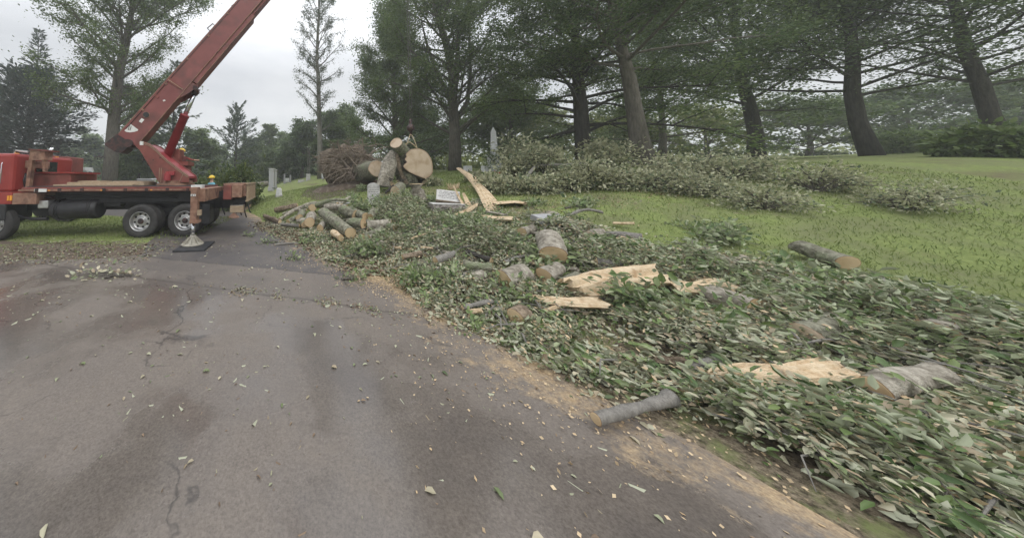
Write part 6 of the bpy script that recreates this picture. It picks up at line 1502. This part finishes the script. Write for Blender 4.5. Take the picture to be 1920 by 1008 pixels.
def sprays(name, label, n, m, seed, sampler, L0=.45, leafL=.085):
    r = np.random.RandomState(seed); X, Y, Z = sampler(n); n = len(X); az = r.uniform(0, 2 * pi, n); L = L0 * r.uniform(.5, 1.3, n); tl = r.normal(size=n) * .22 + .12
    d = np.stack([np.cos(az) * np.cos(tl), np.sin(az) * np.cos(tl), np.sin(tl)], 1); sd = np.stack([-np.sin(az), np.cos(az), r.normal(size=n) * .35], 1); base = np.stack([X, Y, h_np(X, Y) + .02 + Z], 1); m_ = 15
    P_, D_, N_, L_ = [], [], [], []; nrm = np.cross(d, sd); curl = r.normal(size=(n, 1)) * .25
    for k in range(m_):
        t = (k + .5) / m_; q = base + d * (L * t)[:, None] + sd * curl * (L * t * t)[:, None]; q[:, 2] -= .25 * L * t * t; sg = 1 if k % 2 else -1
        P_.append(q); D_.append(d * .8 + sd * sg * r.uniform(.5, 1.1, (n, 1)) + r.normal(size=(n, 3)) * .25); N_.append(nrm + r.normal(size=(n, 3)) * .45); L_.append(leafL * r.uniform(.6, 1.25, n) * (1.1 - .4 * t))
    P_ = np.concatenate(P_); gz = h_np(P_[:, 0], P_[:, 1]) + .012; P_[:, 2] = np.maximum(P_[:, 2], gz); LL = np.concatenate(L_)
    V, Fq = leaf_geo(P_, np.concatenate(D_), np.concatenate(N_), LL, LL * r.uniform(.4, .58, len(LL)), 'leaf'); tag(npmesh(name, V, Fq, M[m]), label, 'leafy twigs', kind='stuff')
    mb = MB(); 
    for i in range(n):
        if i % 2: continue
        p = Vector(base[i]); e = Vector(base[i] + d[i] * L[i] + sd[i] * curl[i] * L[i]); e.z -= .25 * L[i]; mb.tube([p, p.lerp(e, .5) + EZ * .05 * L[i], e], [.006, .004, .002], 4)
    return tag(mb.build('twig_stems', M['barkmid'], None), label.replace('sprays', 'stems of the sprays'), 'twigs', kind='stuff')
sprays('leafy_sprays', 'green leafy sprays torn from the tree and heaped over the litter', 1500, 'lf_bough', 5, s_litter)
sprays('pale_sprays', 'pale upside down leafy sprays lying among the green litter', 1900, 'lf_litter', 6, s_litter, .4, .08)
carpet('green_sprigs', 'loose green twigs and leaf sprays heaped over the litter', 9000, s_bl, .085, 'lf_bough', .0, .09, 1.1, wf=(.25, .45))
# loose twigs in the litter
mb = MB(); rr_ = random.Random(55); X, Y, Z = s_litter(420)
for x, y, z in zip(X, Y, Z):
    az = rr_.uniform(0, 2 * pi); L = rr_.uniform(.2, .9); p = Vector((x, y, hgt(x, y) + z + .03)); q = p + Vector((cos(az) * L, sin(az) * L, 0)); q.z = hgt(q.x, q.y) + rr_.uniform(.02, .14); m_ = p.lerp(q, .5) + Vector((rr_.uniform(-.06, .06), rr_.uniform(-.06, .06), .04)); r_ = rr_.uniform(.004, .014)
    mb.tube([p, m_, q], [r_, r_ * .8, r_ * .3], 5)
tag(mb.build('loose_twigs', M['barkgrey'], None), 'grey and brown twigs lying loose all through the leaf litter', 'twigs', kind='stuff')
# far wood that closes the horizon
def farwood(name, label, n, seed, x0, x1, y0, y1, hh_, m, lsz):
    r = np.random.RandomState(seed); k = 260; cx_ = r.uniform(x0, x1, k); cy_ = r.uniform(y0, y1, k); ch_ = hh_ * r.uniform(.5, 1.1, k); cr_ = r.uniform(2, 5, k); i = r.randint(0, k, n)
    q = unit(r.normal(size=(n, 3))) * r.uniform(.55, 1, n)[:, None] ** .5; P = np.stack([cx_[i] + q[:, 0] * cr_[i], cy_[i] + q[:, 1] * cr_[i], ch_[i] * .5 + q[:, 2] * ch_[i] * .55], 1); P[:, 2] = np.maximum(P[:, 2], h_np(P[:, 0], P[:, 1]))
    D = r.normal(size=(n, 3)); Nn = r.normal(size=(n, 3)) + np.array([0, -.4, .8]); L = lsz * r.uniform(.6, 1.3, n); V, Fq = leaf_geo(P, D, Nn, L, L * .6); return tag(npmesh(name, V, Fq, M[m]), label, 'wood', kind='stuff')
farwood('far_wood', 'hazy distant wood closing the view on the left and middle', 46000, 1, -110, 12, 62, 85, 8.5, 'lf_light', 1.0)
farwood('far_wood', 'distant yellow green wood behind the rise on the right', 40000, 2, 8, 120, 34, 60, 7.0, 'lf_yellow', .7)

for i, (q, r_, z_, lm, lab) in enumerate([((1120, 298), 1.3, 1.1, 'lf_mid', 'low green undergrowth left of the leaning trunk base'), ((1330, 290), 1.4, 1.2, 'lf_mid', 'low green undergrowth just right of the leaning trunk'), ((1500, 288), 1.5, 1.1, 'lf_yellow', 'yellow green undergrowth on the crest of the rise'), ((1690, 288), 1.4, 1.2, 'lf_mid', 'green undergrowth between two far right trunks'), ((1860, 292), .9, .7, 'lf_mid', 'green undergrowth at the far right edge of the crest')]):
    c_ = G(*q); shrub(lab, (c_.x, c_.y, hgt(c_.x, c_.y)), r_, r_ * .7, z_, 900 + i, lm, .16, 3600, name='undergrowth_shrub', group='undergrowth along the crest')

# ------------------------------------------------------------------ haze
mh = bpy.data.materials.new('pale_air'); mh.use_nodes = True; n_ = mh.node_tree; n_.nodes.remove(n_.nodes['Principled BSDF'])
pv = n_.nodes.new('ShaderNodeVolumePrincipled'); pv.inputs['Color'].default_value = (.93, .95, .97, 1); pv.inputs['Density'].default_value = .0026; pv.inputs['Anisotropy'].default_value = .2
n_.links.new(pv.outputs[0], n_.nodes['Material Output'].inputs['Volume'])
mb = MB(); mb.box((0, 0, 14), (1500, 1500, 31)); hz = mb.build('haze', mh, None); tag(hz, kind='stuff'); hz['label'] = 'thin pale damp air over the whole cemetery'
print('haze top', 27.5, 'max z', max((o.matrix_world @ Vector(c)).z for o in C.objects if o.type == 'MESH' and o is not hz for c in o.bound_box))
